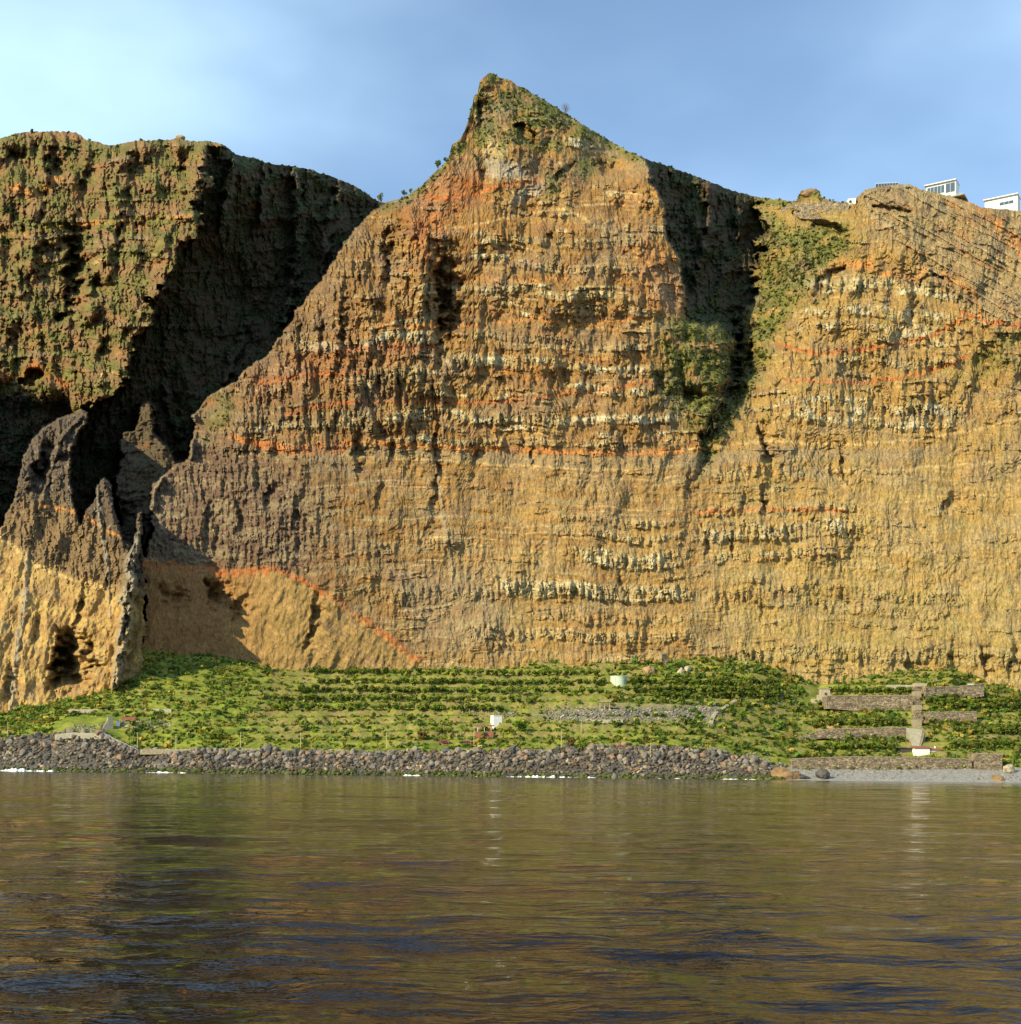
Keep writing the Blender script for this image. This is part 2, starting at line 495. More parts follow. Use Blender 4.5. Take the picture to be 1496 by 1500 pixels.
relB2 = -16 * steps(fbm(U / 50, V / 70, 3, 265), 5) - 6 * colb * (1 + hard)
rel = np.where(isG | isGorge | isB, rel + relB2, rel)
relE = -5 * ridged(U / 60.0 + V / 300, V / 160.0, 2, 99) - 2.2 * colm - 1.6 * rub
rel = np.where(isE, (relE * 1.4 - 4 * colb) * (1 - .75 * tuffE2) + rel_w * 1.0 * tuffE2, rel)
rel += darkleft * (-1.8 * rub - 2.2 * colm - 2.0 * colm2)
rel += peakz * (-3.5 * fbm(U / 16, V / 16, 3, 101) - 1.5 * rub)
rel += tilted * (-2.6 * tiltbed + 1.2)
rel += (gullyveg + .6 * rightveg) * (-6 * fbm(U / 24, V / 24, 3, 103))

# notches (dark slots), width px, depth m
SLOTS = [([(652,340),(648,420),(655,500),(652,540)],17,22),([(646,540),(640,620),(641,700),(632,800)],7,9),([(512,400),(505,470),(503,545)],11,12),([(526,600),(524,650),(530,712)],9,10),
 ([(575,636),(574,692)],6,6),([(578,305),(572,360),(577,440)],15,10),([(780,652),(778,686)],6,6),([(700,636),(696,692)],7,6),([(466,858),(462,900),(448,965)],8,11),([(480,450),(470,520)],9,8),
 ([(905,826),(912,872)],4,5),([(716,122),(707,150),(700,200)],9,11),([(706,222),(708,250),(712,282)],5,6),([(760,186),(776,200),(784,208)],17,13),([(800,340),(812,350)],5,5),([(828,338),(830,358)],6,6),
 ([(880,232),(902,262)],16,9),([(920,360),(924,380)],6,5),([(560,420),(545,500)],8,7),([(600,540),(612,640)],6,6),([(632,760),(630,800)],9,7),([(842,236),(815,262)],8,6),([(905,282),(912,318)],8,6),
 ([(560,690),(552,760)],7,5),([(400,690),(395,750)],12,8),([(300,700),(310,790)],9,7),([(350,720),(356,800)],8,6),([(440,720),(430,790)],9,6),
 ([(1102,598),(1122,640),(1130,705)],10,16),([(1236,640),(1232,680),(1252,725)],6,9),([(1402,718),(1388,738),(1384,760)],9,10),([(1092,715),(1094,748)],11,9),([(1112,506),(1094,548)],9,12),
 ([(1342,418),(1336,480)],6,9),([(1052,640),(1024,700)],8,8),([(1212,676),(1232,720)],5,7),([(1250,760),(1248,822)],7,6),([(1311,596),(1312,626)],5,6),([(1075,425),(1083,500),(1072,575),(1040,630)],13,26),
 ([(1172,745),(1174,765)],5,6),([(1196,748),(1192,770)],5,6),([(1032,755),(1038,828)],5,6),([(1068,780),(1076,820)],6,6),([(1118,700),(1120,770)],6,8),([(1376,560),(1384,600)],5,5),([(1218,400),(1216,440)],5,5),
 ([(1250,500),(1255,520)],4,4),([(1232,870),(1250,900)],6,5),([(1112,880),(1125,905)],8,6),([(1400,930),(1398,1000)],8,8),([(1440,930),(1452,1005)],10,10),([(1490,940),(1480,1000)],8,8),([(1330,960),(1345,1000)],8,7),
 ([(1165,312),(1215,330),(1232,340)],13,14),([(1200,410),(1235,392)],12,12),([(1280,300),(1330,312)],9,8),([(1395,412),(1362,402),(1345,418)],5,6),
 ([(100,300),(112,360),(108,430),(95,500)],20,18),([(22,214),(15,245)],13,12),([(72,225),(84,262)],15,14),([(132,225),(122,290)],9,9),([(35,560),(60,545)],20,14),([(150,380),(140,440)],9,8),([(62,330),(58,395)],10,9),
 ([(215,300),(205,360)],12,9),([(160,470),(150,540)],10,9),([(20,470),(15,520)],12,9),([(268,215),(275,260)],10,8),([(200,215),(190,260)],9,7),
 ([(100,915),(92,965),(86,1022)],22,34),([(128,842),(118,900),(98,935)],6,9),([(78,640),(58,690),(50,735)],14,18),([(176,720),(184,780)],6,12),([(236,850),(240,890)],6,8),([(256,845),(262,900)],9,10),([(310,842),(318,900)],14,12),
 ([(345,850),(352,925)],12,11),([(1010,690),(1012,735)],6,8),([(968,540),(962,590)],12,10),([(1005,560),(1030,600)],18,12),([(60,880),(48,960)],5,4),([(16,960),(8,1040)],9,12)]
def slot_mask(pts, w):
    """A cleft: sharp left lip, floor that climbs back out to the right, ragged ends."""
    P = np.array(sorted(pts, key=lambda q: q[1]), float)
    if P[-1, 1] - P[0, 1] < 1.2 * abs(P[-1, 0] - P[0, 0]):
        return line_mask(pts, w, 7)
    cs = np.where((US > P[:, 0].min() - w * 4 - 14) & (US < P[:, 0].max() + w * 4 + 14))[0]
    out = np.zeros_like(U)
    if len(cs) == 0:
        return out
    sl = slice(cs[0], cs[-1] + 1)
    uu, vv = U[:, sl], V[:, sl]
    ul = np.interp(vv, P[:, 1], P[:, 0]) + 7 * fbm(uu / 34, vv / 26, 3, 221) + 3.2 * pn(uu / 7, vv / 9, 223)
    ww = w * (0.9 + 0.9 * fbm(uu / 30, vv / 18, 3, 225))
    ww = np.maximum(ww, 1.5)
    s = (uu - ul) / ww
    prof = sst(-1.0, -.5, s) * (1 - sst(-.4, 2.8, s))
    span = P[-1, 1] - P[0, 1]
    e = np.minimum(vv - P[0, 1], P[-1, 1] - vv) + 9 * fbm(uu / 9, vv / 20, 3, 227)
    out[:, sl] = prof * sst(-4, .42 * span + 6, e) * (.55 + .75 * sst(-.4, .3, fbm(uu / 22, vv / 14, 3, 229)))
    return out
for pts, w, dep in SLOTS:
    sm_ = slot_mask(pts, w)
    rel += (.85 + .6 * (w > 12)) * dep * sm_ * np.where(isB, 1.6, 1.0)
# ribs and dykes that stand proud
RIBS = [([(640,690),(648,745),(662,830),(664,870)],5,1.4),([(200,792),(192,830),(187,880),(180,940),(168,1004)],19,19),([(143,712),(146,760),(158,830),(161,905)],4,2),([(41,812),(36,880),(24,960),(15,1040)],8,2.5),
 ([(286,600),(282,640),(280,672)],5,9),([(242,690),(226,722),(218,765)],5,8),([(625,330),(618,420),(612,520)],14,7),([(120,610),(90,640),(70,700),(58,745)],6,7),([(150,700),(165,760),(180,800)],6,6),([(645,560),(650,640)],3.5,3.5),
 ([(1100,470),(1088,540)],7,8),([(970,960),(972,978)],16,8),([(300,430),(300,900)],1,0.1)]
dyke = np.zeros_like(U)
for i, (pts, w, h) in enumerate(RIBS):
    m = line_mask(pts, w, 2.5)
    rel -= h * m * (.6 + .7 * sst(-.4, .4, fbm(U / 9, V / 14, 3, 257)))
    if i in (0, 1, 2, 3, 4, 5, 9, 11):
        dyke = np.maximum(dyke, m)
for pts, w, h in [([(300,205),(272,300),(250,372),(222,450)],34,15),([(190,208),(160,330),(128,470)],30,13),([(70,200),(50,300),(30,430)],28,12),([(432,246),(440,330),(432,410),(415,470)],15,34),([(345,226),(335,280),(322,340)],12,30),
                  ([(500,265),(480,340),(470,400)],14,22),([(390,240),(382,330)],9,18),([(360,470),(330,560)],18,20),([(1040,262),(1042,330),(1020,410)],12,16),([(1085,290),(1080,350)],10,14),([(240,560),(262,640)],14,18)]:
    m = line_mask(pts, w, 9)
    rel -= h * m * (isB | isGorge | isG) * (.7 + .6 * sst(-.4, .4, fbm(U / 20, V / 26, 3, 267)))
# thin ragged weathering everywhere, and a softened crest
crest = 1 - sst(0, 14, V - sk[None])
rel *= 1 - .5 * crest
D = D + rel
Dlim = D

# ---- colours (base albedo)
def mixc(c, m, rgb):
    m = np.clip(m, 0, 1)[..., None]
    return c * (1 - m) + np.array(rgb) * m
n1 = fbm(U / 45, V / 30, 4, 111)
n2 = fbm(U / 8, V / 8, 3, 113)
n3 = fbm(U / 130, V / 90, 3, 115)
C = np.zeros(U.shape + (3,))
C[:] = (0.240, 0.122, 0.030)
C = mixc(C, sst(-.25, .35, n1), (0.310, 0.175, 0.046))
C = mixc(C, sst(.05, .45, fbm(U / 70, Sx / 16, 4, 117)) * .75, (0.33, 0.145, 0.034))
C = mixc(C, sst(0.0, .4, fbm(U / 30, Sx / 9, 4, 118)) * .45, (0.19, 0.135, 0.070))
# hard grey-cream lava
hm = sst(.22, .75, hard + .35 * n2)
C = mixc(C, hm * .75 * face, (0.40, 0.305, 0.120))
thin = fbm(U / 240, Sx / 3.2, 2, 251) * sst(-.3, .2, fbm(U / 90, V / 40, 3, 253))
C = C * (1 + .55 * thin * face)[..., None]
C = mixc(C, face * sst(.24, .46, thin + .2 * n2) * .6, (0.50, 0.40, 0.17))
C = mixc(C, sst(.75, 1.05, hard + .3 * n2 + .25 * cid) * face * .85, (0.54, 0.46, 0.25))
# right cliff more golden, dry olive growth below
gold = sst(1000, 1120, U) * isC
C = mixc(C, gold * .45 * (1 - hm * .5), (0.38, 0.245, 0.062))
olive = sst(-.05, .35, fbm(U / 35, V / 28, 4, 121) + .35 * sst(700, 950, V) - .1) * gold
C = mixc(C, olive * .33, (0.19, 0.165, 0.040))
# darker purplish left flank of the main face
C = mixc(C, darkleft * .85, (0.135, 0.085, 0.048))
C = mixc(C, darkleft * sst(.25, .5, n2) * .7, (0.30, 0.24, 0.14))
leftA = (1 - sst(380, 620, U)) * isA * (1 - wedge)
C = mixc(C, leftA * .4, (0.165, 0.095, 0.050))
greyA = sst(-20, 30, poly_sd(WU, WV, [(560,820),(720,830),(760,960),(610,950)])) * isA
C = mixc(C, greyA * .45, (0.23, 0.18, 0.11))
# orange reds near the top left of the peak
red1 = sst(-15, 20, poly_sd(WU, WV, [(585,285),(620,262),(664,232),(712,225),(712,285),(660,330),(640,400),(600,360)])) * isA
C = mixc(C, red1 * (.35 + .5 * sst(-.1, .3, fbm(U / 14, Sx / 10, 3, 123))), (0.36, 0.115, 0.030))
redL = sst(-12, 16, poly_sd(WU, WV, [(360,545),(470,500),(640,500),(640,520),(480,560),(370,590)])) * isA
C = mixc(C, redL * .35, (0.36, 0.13, 0.04))
redE = sst(-10, 12, poly_sd(WU, WV, [(940,330),(985,380),(1010,440),(1010,470),(930,462)])) * isA
C = mixc(C, redE * .5, (0.37, 0.155, 0.045))
# pale patches below the summit
for pp, cc, kk in [([(706,190),(735,200),(745,225),(730,240),(706,236)], (0.47, 0.33, 0.12), .8), ([(712,232),(760,238),(772,256),(735,262),(712,256)], (0.46, 0.40, 0.26), .6),
                   ([(770,268),(800,262),(798,285),(745,300)], (0.38, 0.31, 0.18), .6)]:
    C = mixc(C, kk * sst(-5, 5, poly_sd(WU, WV, pp)), cc)
# khaki tuff band between the two continuous lines
kb = (np.abs(Sx - warp - np.interp(U, [340,430,530,640,780,880,1000,1130,1330,1496], [655,668,662,669,674,679,676,664,668,640])) < 9)
C = mixc(C, kb * face * sst(330, 420, U) * .8 * (1 - .8 * sst(1340, 1420, U)), (0.27, 0.185, 0.075))
# tuff wedge and spur
tw = sst(-.3, .3, fbm(U / 50 + V / 70, V / 26 - U / 60, 3, 125))
C = mixc(C, wedge, (0.30, 0.185, 0.052))
C = mixc(C, wedge * tw * .7, (0.40, 0.235, 0.070))
C = mixc(C, wedge * (1 - sst(300, 420, U)) * .55, (0.33, 0.125, 0.035))
layer = sst(.0, .25, fbm((V - .62 * U) / 5, (U + V) / 90, 2, 127))
C = mixc(C, wedge * sst(440, 480, U) * layer * .7, (0.22, 0.135, 0.055))
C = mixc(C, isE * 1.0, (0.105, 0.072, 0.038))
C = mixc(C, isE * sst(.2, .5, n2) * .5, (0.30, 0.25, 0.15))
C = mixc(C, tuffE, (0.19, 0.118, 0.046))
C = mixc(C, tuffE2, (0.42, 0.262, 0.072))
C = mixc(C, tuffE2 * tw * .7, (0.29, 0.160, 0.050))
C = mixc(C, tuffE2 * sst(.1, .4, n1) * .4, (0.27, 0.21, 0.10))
# tilted beds at the top of the right headland
C = mixc(C, tilted * .85, (0.275, 0.185, 0.070))
C = mixc(C, tilted * tiltbed * .7, (0.38, 0.28, 0.12))
C = mixc(C, tilted * sst(.15, .4, fbm(U / 60, tiltS / 20, 3, 129)) * .5, (0.37, 0.165, 0.045))
# left mountain and gorge walls
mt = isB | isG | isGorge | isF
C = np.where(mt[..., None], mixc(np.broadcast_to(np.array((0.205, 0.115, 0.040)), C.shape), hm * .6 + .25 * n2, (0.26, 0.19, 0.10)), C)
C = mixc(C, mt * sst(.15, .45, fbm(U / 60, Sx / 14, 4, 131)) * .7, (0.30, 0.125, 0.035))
# traced orange and ochre seams
RED, ORA, OCH = (0.44, 0.125, 0.028), (0.47, 0.195, 0.045), (0.50, 0.31, 0.10)
SEAMS = [([(340,640),(430,656),(530,648),(640,655),(780,660),(880,664),(1000,662)],5,(0.52,0.185,0.04)),([(360,648),(430,664),(500,660)],5,RED),([(500,668),(640,674),(720,680),(820,686),(920,688),(1010,680)],2,OCH),
 ([(420,608),(450,598),(520,588),(640,587),(700,590),(780,585),(830,575),(900,570),(950,558)],3,RED),([(380,560),(450,548),(540,545)],3.5,RED),([(500,512),(560,508),(640,510)],4,RED),([(660,548),(740,545),(850,530),(925,520)],2.2,ORA),
 ([(490,476),(640,478),(720,475),(780,465),(840,480),(900,470),(1005,462)],3,ORA),([(650,408),(760,412),(860,405),(965,398)],3,ORA),([(690,330),(760,315),(830,305),(875,332),(905,318)],2,OCH),([(585,258),(640,240),(668,228),(706,232)],4,ORA),
 ([(622,290),(690,288),(720,276),(790,262),(820,250)],4,RED),([(940,505),(860,512),(790,508)],2,OCH),([(840,398),(860,392),(895,385)],3,OCH),
 ([(1140,505),(1200,518),(1300,508),(1370,490),(1410,468)],4,RED),([(1408,458),(1450,472),(1500,478),(1660,480)],5,RED),([(1150,556),(1250,561),(1310,555),(1360,545),(1420,522)],3,RED),([(1040,655),(1130,645),(1200,650),(1260,650),(1330,645),(1420,632),(1496,613),(1660,600)],2.6,OCH),
 ([(1020,752),(1100,745),(1240,748)],4,RED),([(1060,826),(1150,815),(1235,812)],2.5,ORA),([(1230,380),(1300,400),(1340,408),(1355,395)],9,ORA),([(1430,300),(1480,350),(1540,400)],14,ORA),([(1440,470),(1430,430),(1380,400)],4,ORA),
 ([(1180,690),(1300,690),(1420,680),(1496,672)],2,OCH),([(1040,880),(1150,870)],3,ORA),
 ([(212,826),(260,830),(330,838),(400,835)],7,RED),([(400,835),(440,848),(470,866),(520,900),(572,936),(614,966)],5.5,RED),([(478,872),(560,932),(612,972)],3,ORA),
 ([(60,740),(120,752),(175,788)],3,ORA),([(0,785),(50,828),(110,850),(160,862)],4,OCH),
 ([(60,335),(140,325),(250,318),(280,315)],4,ORA),([(120,390),(160,378),(240,372)],2.5,OCH),([(0,345),(40,340)],6,ORA),([(0,555),(60,540),(95,560)],9,RED),([(150,548),(180,545)],2.5,OCH),([(90,260),(60,280),(0,270)],7,ORA),([(205,655),(220,650)],4,ORA)]
for pts, w, cc in SEAMS:
    C = mixc(C, line_mask(pts, w * 1.2, 4 + 2.2 * max(0, w - 4), taper=False) * (.55 + .42 * sst(-.3, .2, n2)) * sst(-.6, 0, fbm(U / 30, V / 12, 3, 133) + .55), np.array(cc) * (.95, 1.0, 1.0))
dk = dyke * sst(-.45, .15, fbm(U / 7, V / 12, 3, 255) + .1)
C = mixc(C, dk * np.where(isA, .5, .75), (0.27, 0.235, 0.145))
# low growth
slope_up = np.clip(np.gradient(D, axis=0) * -1.0, -3, 3)
veg = np.zeros_like(U)
vn = fbm(U / 30, V / 22, 4, 141)
veg = np.maximum(veg, isB * (.8 * sst(-.2, .32, vn + .10 * slope_up)))
veg = np.maximum(veg, (isG | isGorge) * sst(-.2, .25, vn))
veg = np.maximum(veg, gullyveg * sst(-.5, .0, vn + .15 * slope_up))
veg = np.maximum(veg, rightveg * sst(-.4, .05, vn + .15 * slope_up))
veg = np.maximum(veg, peakz * sst(-.1, .3, vn + .2 * slope_up))
veg = np.maximum(veg, (isA | isC) * (1 - sst(4, 22, V - sk[None])) * (((V > 215) & (U < 760)) | ((U > 757) & (U < 1245))) * .9)  # crest growth; on the peak's right shoulder its dark green paints the shade
for pp, kk in [([(790,250),(860,225),(905,232),(860,262),(800,290)], .9), ([(1130,470),(1200,450),(1260,400),(1230,420)], .7), ([(120,480),(60,520),(30,480),(60,430)], .6), ([(1300,880),(1500,860),(1500,960),(1150,975),(1140,920)], .25),
               ([(1440,490),(1496,480),(1496,540),(1400,560)], .6), ([(280,600),(330,570),(360,600),(300,660)], .6)]:
    veg = np.maximum(veg, kk * sst(-12, 12, poly_sd(WU, WV, pp)) * sst(-.3, .15, vn))
GRN = np.array((0.085, 0.098, 0.018)) * np.ones_like(C)
GRN = mixc(GRN, sst(.05, .4, fbm(U / 40, V / 30, 3, 289)) * .6, (0.13, 0.10, 0.035))
GRN = mixc(GRN, sst(-.1, .4, fbm(U / 18, V / 14, 3, 143)), (0.150, 0.150, 0.028))
C = C * (1 - .88 * veg[..., None]) + GRN * (.88 * veg[..., None])
gorge_shade = (isGorge | isF | isG).astype(float)
C = mixc(C, gorge_shade * .66, (0.030, 0.034, 0.020))  # shade painted into the rock colour of gorge, its ridge and gully
C = mixc(C, face * sst(-.05, .4, fbm(U / 85, V / 50, 4, 271)) * .42 * (1 - wedge), (0.215, 0.160, 0.085))
C = mixc(C, face * sst(.1, .45, fbm(U / 40, V / 24, 4, 273)) * .4 * (1 - wedge), (0.185, 0.105, 0.055))
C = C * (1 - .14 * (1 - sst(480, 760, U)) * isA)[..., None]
C = C * np.array((.95, .99, 1.2))
pale = sst(640, 820, V) * sst(560, 800, U) * face * (1 - wedge)
C = mixc(C, pale * .22 * (.6 + .8 * sst(-.3, .3, n3)), (0.42, 0.30, 0.105))
C = C * (1 + .24 * n2 + .12 * rub)[..., None]
strk = fbm(U / 2.6, V / 9.0, 2, 281)
spk = sst(.42, .62, fbm(U / 3.2, V / 4.5, 2, 283) + .25 * fbm(U / 60, Sx / 14, 2, 285))
C = C * (1 + .26 * strk * (.4 + .6 * face))[..., None]
C = mixc(C, spk * face * .55 * (1 - .7 * wedge), (0.50, 0.42, 0.24))
C = mixc(C, face * low * (1 - wedge) * sst(-.1, .3, fbm(U / 50, Sx / 13, 4, 287)) * .3, (0.36, 0.29, 0.15))
C = np.clip(C, 0.012, 0.7)

X, Y, Z = to_world(U, V, D)
# back of the mountain: the tops run on inland behind each crest
backs = [(18, 3), (70, 2), (260, -25), (700, -120)]
PX, PY, PZ, PC = [X], [Y], [Z], [C]
for k, (db, dz) in enumerate(backs):
    x0, y0, z0 = X[0], Y[0], Z[0]
    kx = (y0 + db) / y0
    PX.insert(0, (x0 * kx)[None]); PY.insert(0, (y0 + db)[None]); PZ.insert(0, (z0 + dz * (1 if k > 0 else .3) - db * .12)[None]); PC.insert(0, (np.ones((1, len(US), 3)) * (0.10, 0.11, 0.03)))
X, Y, Z, C2 = np.concatenate(PX), np.concatenate(PY), np.concatenate(PZ), np.concatenate(PC)
NB = len(backs)
lab = np.where(isA | (isG & (U < 1050)), 1, np.where(isC | isG, 2, 0))
lab = np.where(isE, 3, lab)
lab = np.concatenate([np.repeat(lab[:1], NB, 0), lab])
Q = grid_quads(NR + NB, len(US))
ql = lab.ravel()[Q[:, 0]]
VV = np.stack([X.ravel(), Y.ravel(), Z.ravel()], -1)
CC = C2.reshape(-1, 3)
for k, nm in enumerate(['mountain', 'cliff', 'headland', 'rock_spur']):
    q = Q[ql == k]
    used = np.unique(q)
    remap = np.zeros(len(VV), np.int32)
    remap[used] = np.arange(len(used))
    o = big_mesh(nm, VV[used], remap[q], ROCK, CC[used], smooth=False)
    o['kind'] = 'structure'
    o['label'] = ['green-brown mountain with a dark gorge beside the cliff', 'huge layered brown cliff rising to a pointed peak', 'golden layered headland carrying white villas on its crest', 'yellow tuff spur with thin spires at the gorge mouth'][k]
# ------------------------------------------------------------------ platform at the foot of the cliff
D_SHORE = curve([(-400,900),(-160,890),(0,872),(150,856),(300,848),(700,842),(1000,840),(1300,838),(1660,834),(2000,830)])
D_FRONT = curve([(-400,925),(-160,915),(0,898),(80,888),(205,872),(300,866),(700,860),(1000,862),(1150,868),(1300,870),(1660,866),(2000,862)])
D_FOOT = curve([(-400,930),(-160,938),(0,944),(60,948),(130,956),(205,984),(240,1004),(300,1010),(500,1012),(750,1014),(1000,1014),(1250,1006),(1496,988),(1660,986),(2000,980)])
_vf = curve([(-400,1082),(0,1084),(50,1079),(100,1073),(150,1077),(205,1103),(300,1102),(500,1103),(800,1103),(870,1094),(950,1095),(1050,1103),(1120,1119),(1165,1126),(2000,1127)])
def V_FRONT(u):
    return _vf(u) + 5 * fbm(np.asarray(u, float) / 38, np.asarray(u, float) * 0 + 2.2, 3, 163) * (1 - sst(1080, 1150, u))
V_FOOT = foot_c
PU = np.arange(-400, 2000.1, 3.2)
dsh, dfr, dfo = D_SHORE(PU), D_FRONT(PU), D_FOOT(PU)
dfo = np.maximum(dfo, dfr + 25)
vfr, vfo = V_FRONT(PU), V_FOOT(PU)
NF, NP = 26, 190
def plat_z(u, D, terr=True):
    """Ground height of the platform at fan position u and distance D."""
    sh, fr, fo = D_SHORE(u), D_FRONT(u), np.maximum(D_FOOT(u), D_FRONT(u) + 25)
    zf = z_at(u, V_FRONT(u), fr)
    zt = z_at(u, V_FOOT(u), fo)
    t = (D - fr) / (fo - fr)
    tb = (D - sh) / (fr - sh)
    zb = zf * np.clip(tb, -1.2, 1) + 2.6 * fbm(u / 26, D / 9, 3, 161) * np.clip(tb * 2, 0, 1) * np.clip((1 - tb) * 4, 0, 1) * (1 - sst(1080, 1140, u))
    zs = zf + (zt - zf) * np.clip(t, 0, 1.3) ** 0.92
    zs = zs + 2.5 * fbm(u / 70, D / 25, 3, 151) * np.clip(t * 4, 0, 1)
    if terr:
        st = 5.6
        q = zs / st + .35 * np.sin(u / 170.0)
        k = np.floor(q)
        fr_ = q - k
        zt2 = st * (k + sst(.50, .98, fr_) - .35 * np.sin(u / 170.0)) + .9 * fr_
        wt = sst(330, 440, u) * (1 - .55 * sst(880, 980, u)) * .88 + .25
        zs = zs + (zt2 - zs) * np.clip(wt, 0, .92) * np.clip(t * 6, 0, 1)
    return np.where(D < fr, zb, zs)

rows = []
for i in range(NF):
    f = i / NF
    rows.append(dsh - 10 + (dfr - dsh + 10) * f)
for i in range(NP):
    f = i / (NP - 1)
    rows.append(dfr + (dfo + 30 - dfr) * f)
PD = np.array(rows)
PUg = np.repeat(PU[None], len(PD), 0)
PZ0 = plat_z(PUg, PD)
Px = (PUg - CU) * PD / F
beach = (PUg > 1120)
PZg = PZ0 + np.where(PD < dfr[None], .5, .28) * fbm(Px / 2.5, PD / 2.5, 3, 153) * np.where(beach & (PD < dfr[None]), .35, 1)
# albedo
gn = fbm(Px / 14, PD / 9, 4, 155)
gn2 = fbm(Px / 3, PD / 3, 3, 157)
PC = np.ones(PZg.shape + (3,)) * (0.110, 0.145, 0.016)
PC = mixc(PC, sst(-.2, .25, gn), (0.190, 0.215, 0.024))
PC = mixc(PC, sst(.08, .4, fbm(Px / 22, PD / 12, 4, 159)) * .6, (0.215, 0.175, 0.045))
PC = mixc(PC, sst(.2, .5, gn2) * .4, (0.045, 0.07, 0.014))
# bare earth and dry-stone on the risers of the terraces
gz = np.gradient(PZg, axis=0) / np.maximum(np.gradient(PD, axis=0), 1e-3)
ris = sst(.55, 1.3, gz) * (PD > dfr[None])
PC = mixc(PC, ris * .85 * sst(-.4, .1, gn2), (0.21, 0.155, 0.065))
sd = (PD < dfr[None] + 1.5)
PC = np.where(sd[..., None], np.array((0.075, 0.07, 0.065)) * (1 + .5 * gn2[..., None]), PC)
PC = np.where((sd & beach)[..., None], np.array((0.235, 0.225, 0.205)) * (1 + .25 * gn2[..., None]), PC)
scree = sst(-10, 15, poly_sd(PUg, v_of(Px, PD, PZg)[1], [(780,1045),(900,1033),(1060,1030),(1060,1056),(820,1058)])) * (PD > dfr[None])
PC = mixc(PC, scree * .9, (0.14, 0.13, 0.12))
slide = sst(-3, 3, poly_sd(PUg, v_of(Px, PD, PZg)[1], [(1195,1058),(1225,1035),(1235,1048),(1215,1068),(1190,1068)]))
PC = mixc(PC, slide, (0.38, 0.24, 0.09))
PC = np.clip(PC, .01, .6)
plat = big_mesh('ground', np.stack([Px.ravel(), PD.ravel(), PZg.ravel()], -1), grid_quads(*PZg.shape), EARTH, PC.reshape(-1, 3), smooth=True)
plat['kind'] = 'structure'
plat['label'] = 'green terraced ground below the cliff'

PV = v_of(Px, PD, PZg)[1]
def on_ground(u, v):
    """World point of the platform that shows at photograph pixel u, v (first hit from the sea)."""
    c = int(np.clip(round((u - PU[0]) / 3.2), 0, len(PU) - 1))
    hit = np.where(PV[:, c] <= v)[0]
    r = hit[0] if len(hit) else len(PD) - 1
    if r > 0:
        a, b = PV[r - 1, c], PV[r, c]
        f = 0 if a == b else (a - v) / (a - b)
        d = PD[r - 1, c] + f * (PD[r, c] - PD[r - 1, c])
        z = PZg[r - 1, c] + f * (PZg[r, c] - PZg[r - 1, c])
    else:
        d, z = PD[r, c], PZg[r, c]
    x = (u - CU) * d / F
    return Vector((x, d, z))
def at_depth(u, D):
    c = int(np.clip(round((u - PU[0]) / 3.2), 0, len(PU) - 1))
    return Vector(((u - CU) * D / F, D, float(np.interp(D, PD[:, c], PZg[:, c]))))

# ------------------------------------------------------------------ sea
WATER, nt, b = mat_new('sea_water')
b.inputs['Base Color'].default_value = (0.007, 0.005, 0.004, 1)
b.inputs['Roughness'].default_value = 0.04
b.inputs['IOR'].default_value = 1.19
N, L = nt.nodes, nt.links
tc = N.new('ShaderNodeTexCoord')
hs = []
for sc, dist, (sx, sy), det in ((1.1, .20, (0.35, 1.0), 4), (3.6, .05, (0.5, 1.0), 3), (0.22, .3, (0.35, 1.0), 3)):
    mp = N.new('ShaderNodeMapping')
    mp.inputs['Scale'].default_value = (sx, sy, 1)
    mp.inputs['Rotation'].default_value = (0, 0, 0.12 * sc)
    no = N.new('ShaderNodeTexNoise')
    no.inputs['Scale'].default_value = sc
    no.inputs['Detail'].default_value = det
    no.inputs['Roughness'].default_value = .5
    L.new(tc.outputs['Object'], mp.inputs['Vector'])
    L.new(mp.outputs['Vector'], no.inputs['Vector'])
    bp = N.new('ShaderNodeBump')
    bp.inputs['Strength'].default_value = 1.0
    bp.inputs['Distance'].default_value = dist
    if not hs:
        sxyz = N.new('ShaderNodeSeparateXYZ')
        calm = N.new('ShaderNodeMapRange')
        calm.inputs['From Min'].default_value = 50.0
        calm.inputs['From Max'].default_value = 420.0
        calm.inputs['To Min'].default_value = .9
        calm.inputs['To Max'].default_value = .42
        L.new(tc.outputs['Object'], sxyz.inputs[0])
        L.new(sxyz.outputs['Y'], calm.inputs['Value'])
    L.new(calm.outputs['Result'], bp.inputs['Strength'])
    L.new(no.outputs['Fac'], bp.inputs['Height'])
    if hs:
        L.new(hs[-1].outputs['Normal'], bp.inputs['Normal'])
    hs.append(bp)
L.new(hs[-1].outputs['Normal'], b.inputs['Normal'])
ang = np.concatenate([np.linspace(-75, -25, 30)[:-1], np.linspace(-25, 25, 330), np.linspace(25, 75, 30)[1:]])
rad = np.concatenate([[2.0, 5.0, 8.0], np.geomspace(10, 960, 400), [1200, 2000, 4000]])
TA, RA = np.meshgrid(np.radians(ang), rad)
SX, SY = RA * np.sin(TA), RA * np.cos(TA)
WZ = np.zeros_like(SX)
sp = np.gradient(RA, axis=0)
wr = np.random.default_rng(3)
for i in range(60):
    lam = 0.6 * (5.5 / 0.6) ** wr.random()
    th = wr.normal(1.35, .5)
    k = 2 * np.pi / lam
    amp = 0.0165 / k * wr.uniform(.6, 1.3)
    vis = sst(2.2, 4.5, lam / sp)
    WZ += amp * vis * np.sin(k * (SX * np.cos(th) + SY * np.sin(th)) + wr.uniform(0, 6.28))
for lam, th, amp in ((7, 1.45, .022), (9, 1.2, .03), (13, 1.5, .04)):
    WZ += amp * np.sin(2 * np.pi / lam * (SX * np.cos(th) + SY * np.sin(th)))
WZ *= 1 + .5 * fbm(SX / 30, SY / 30, 2, 201)
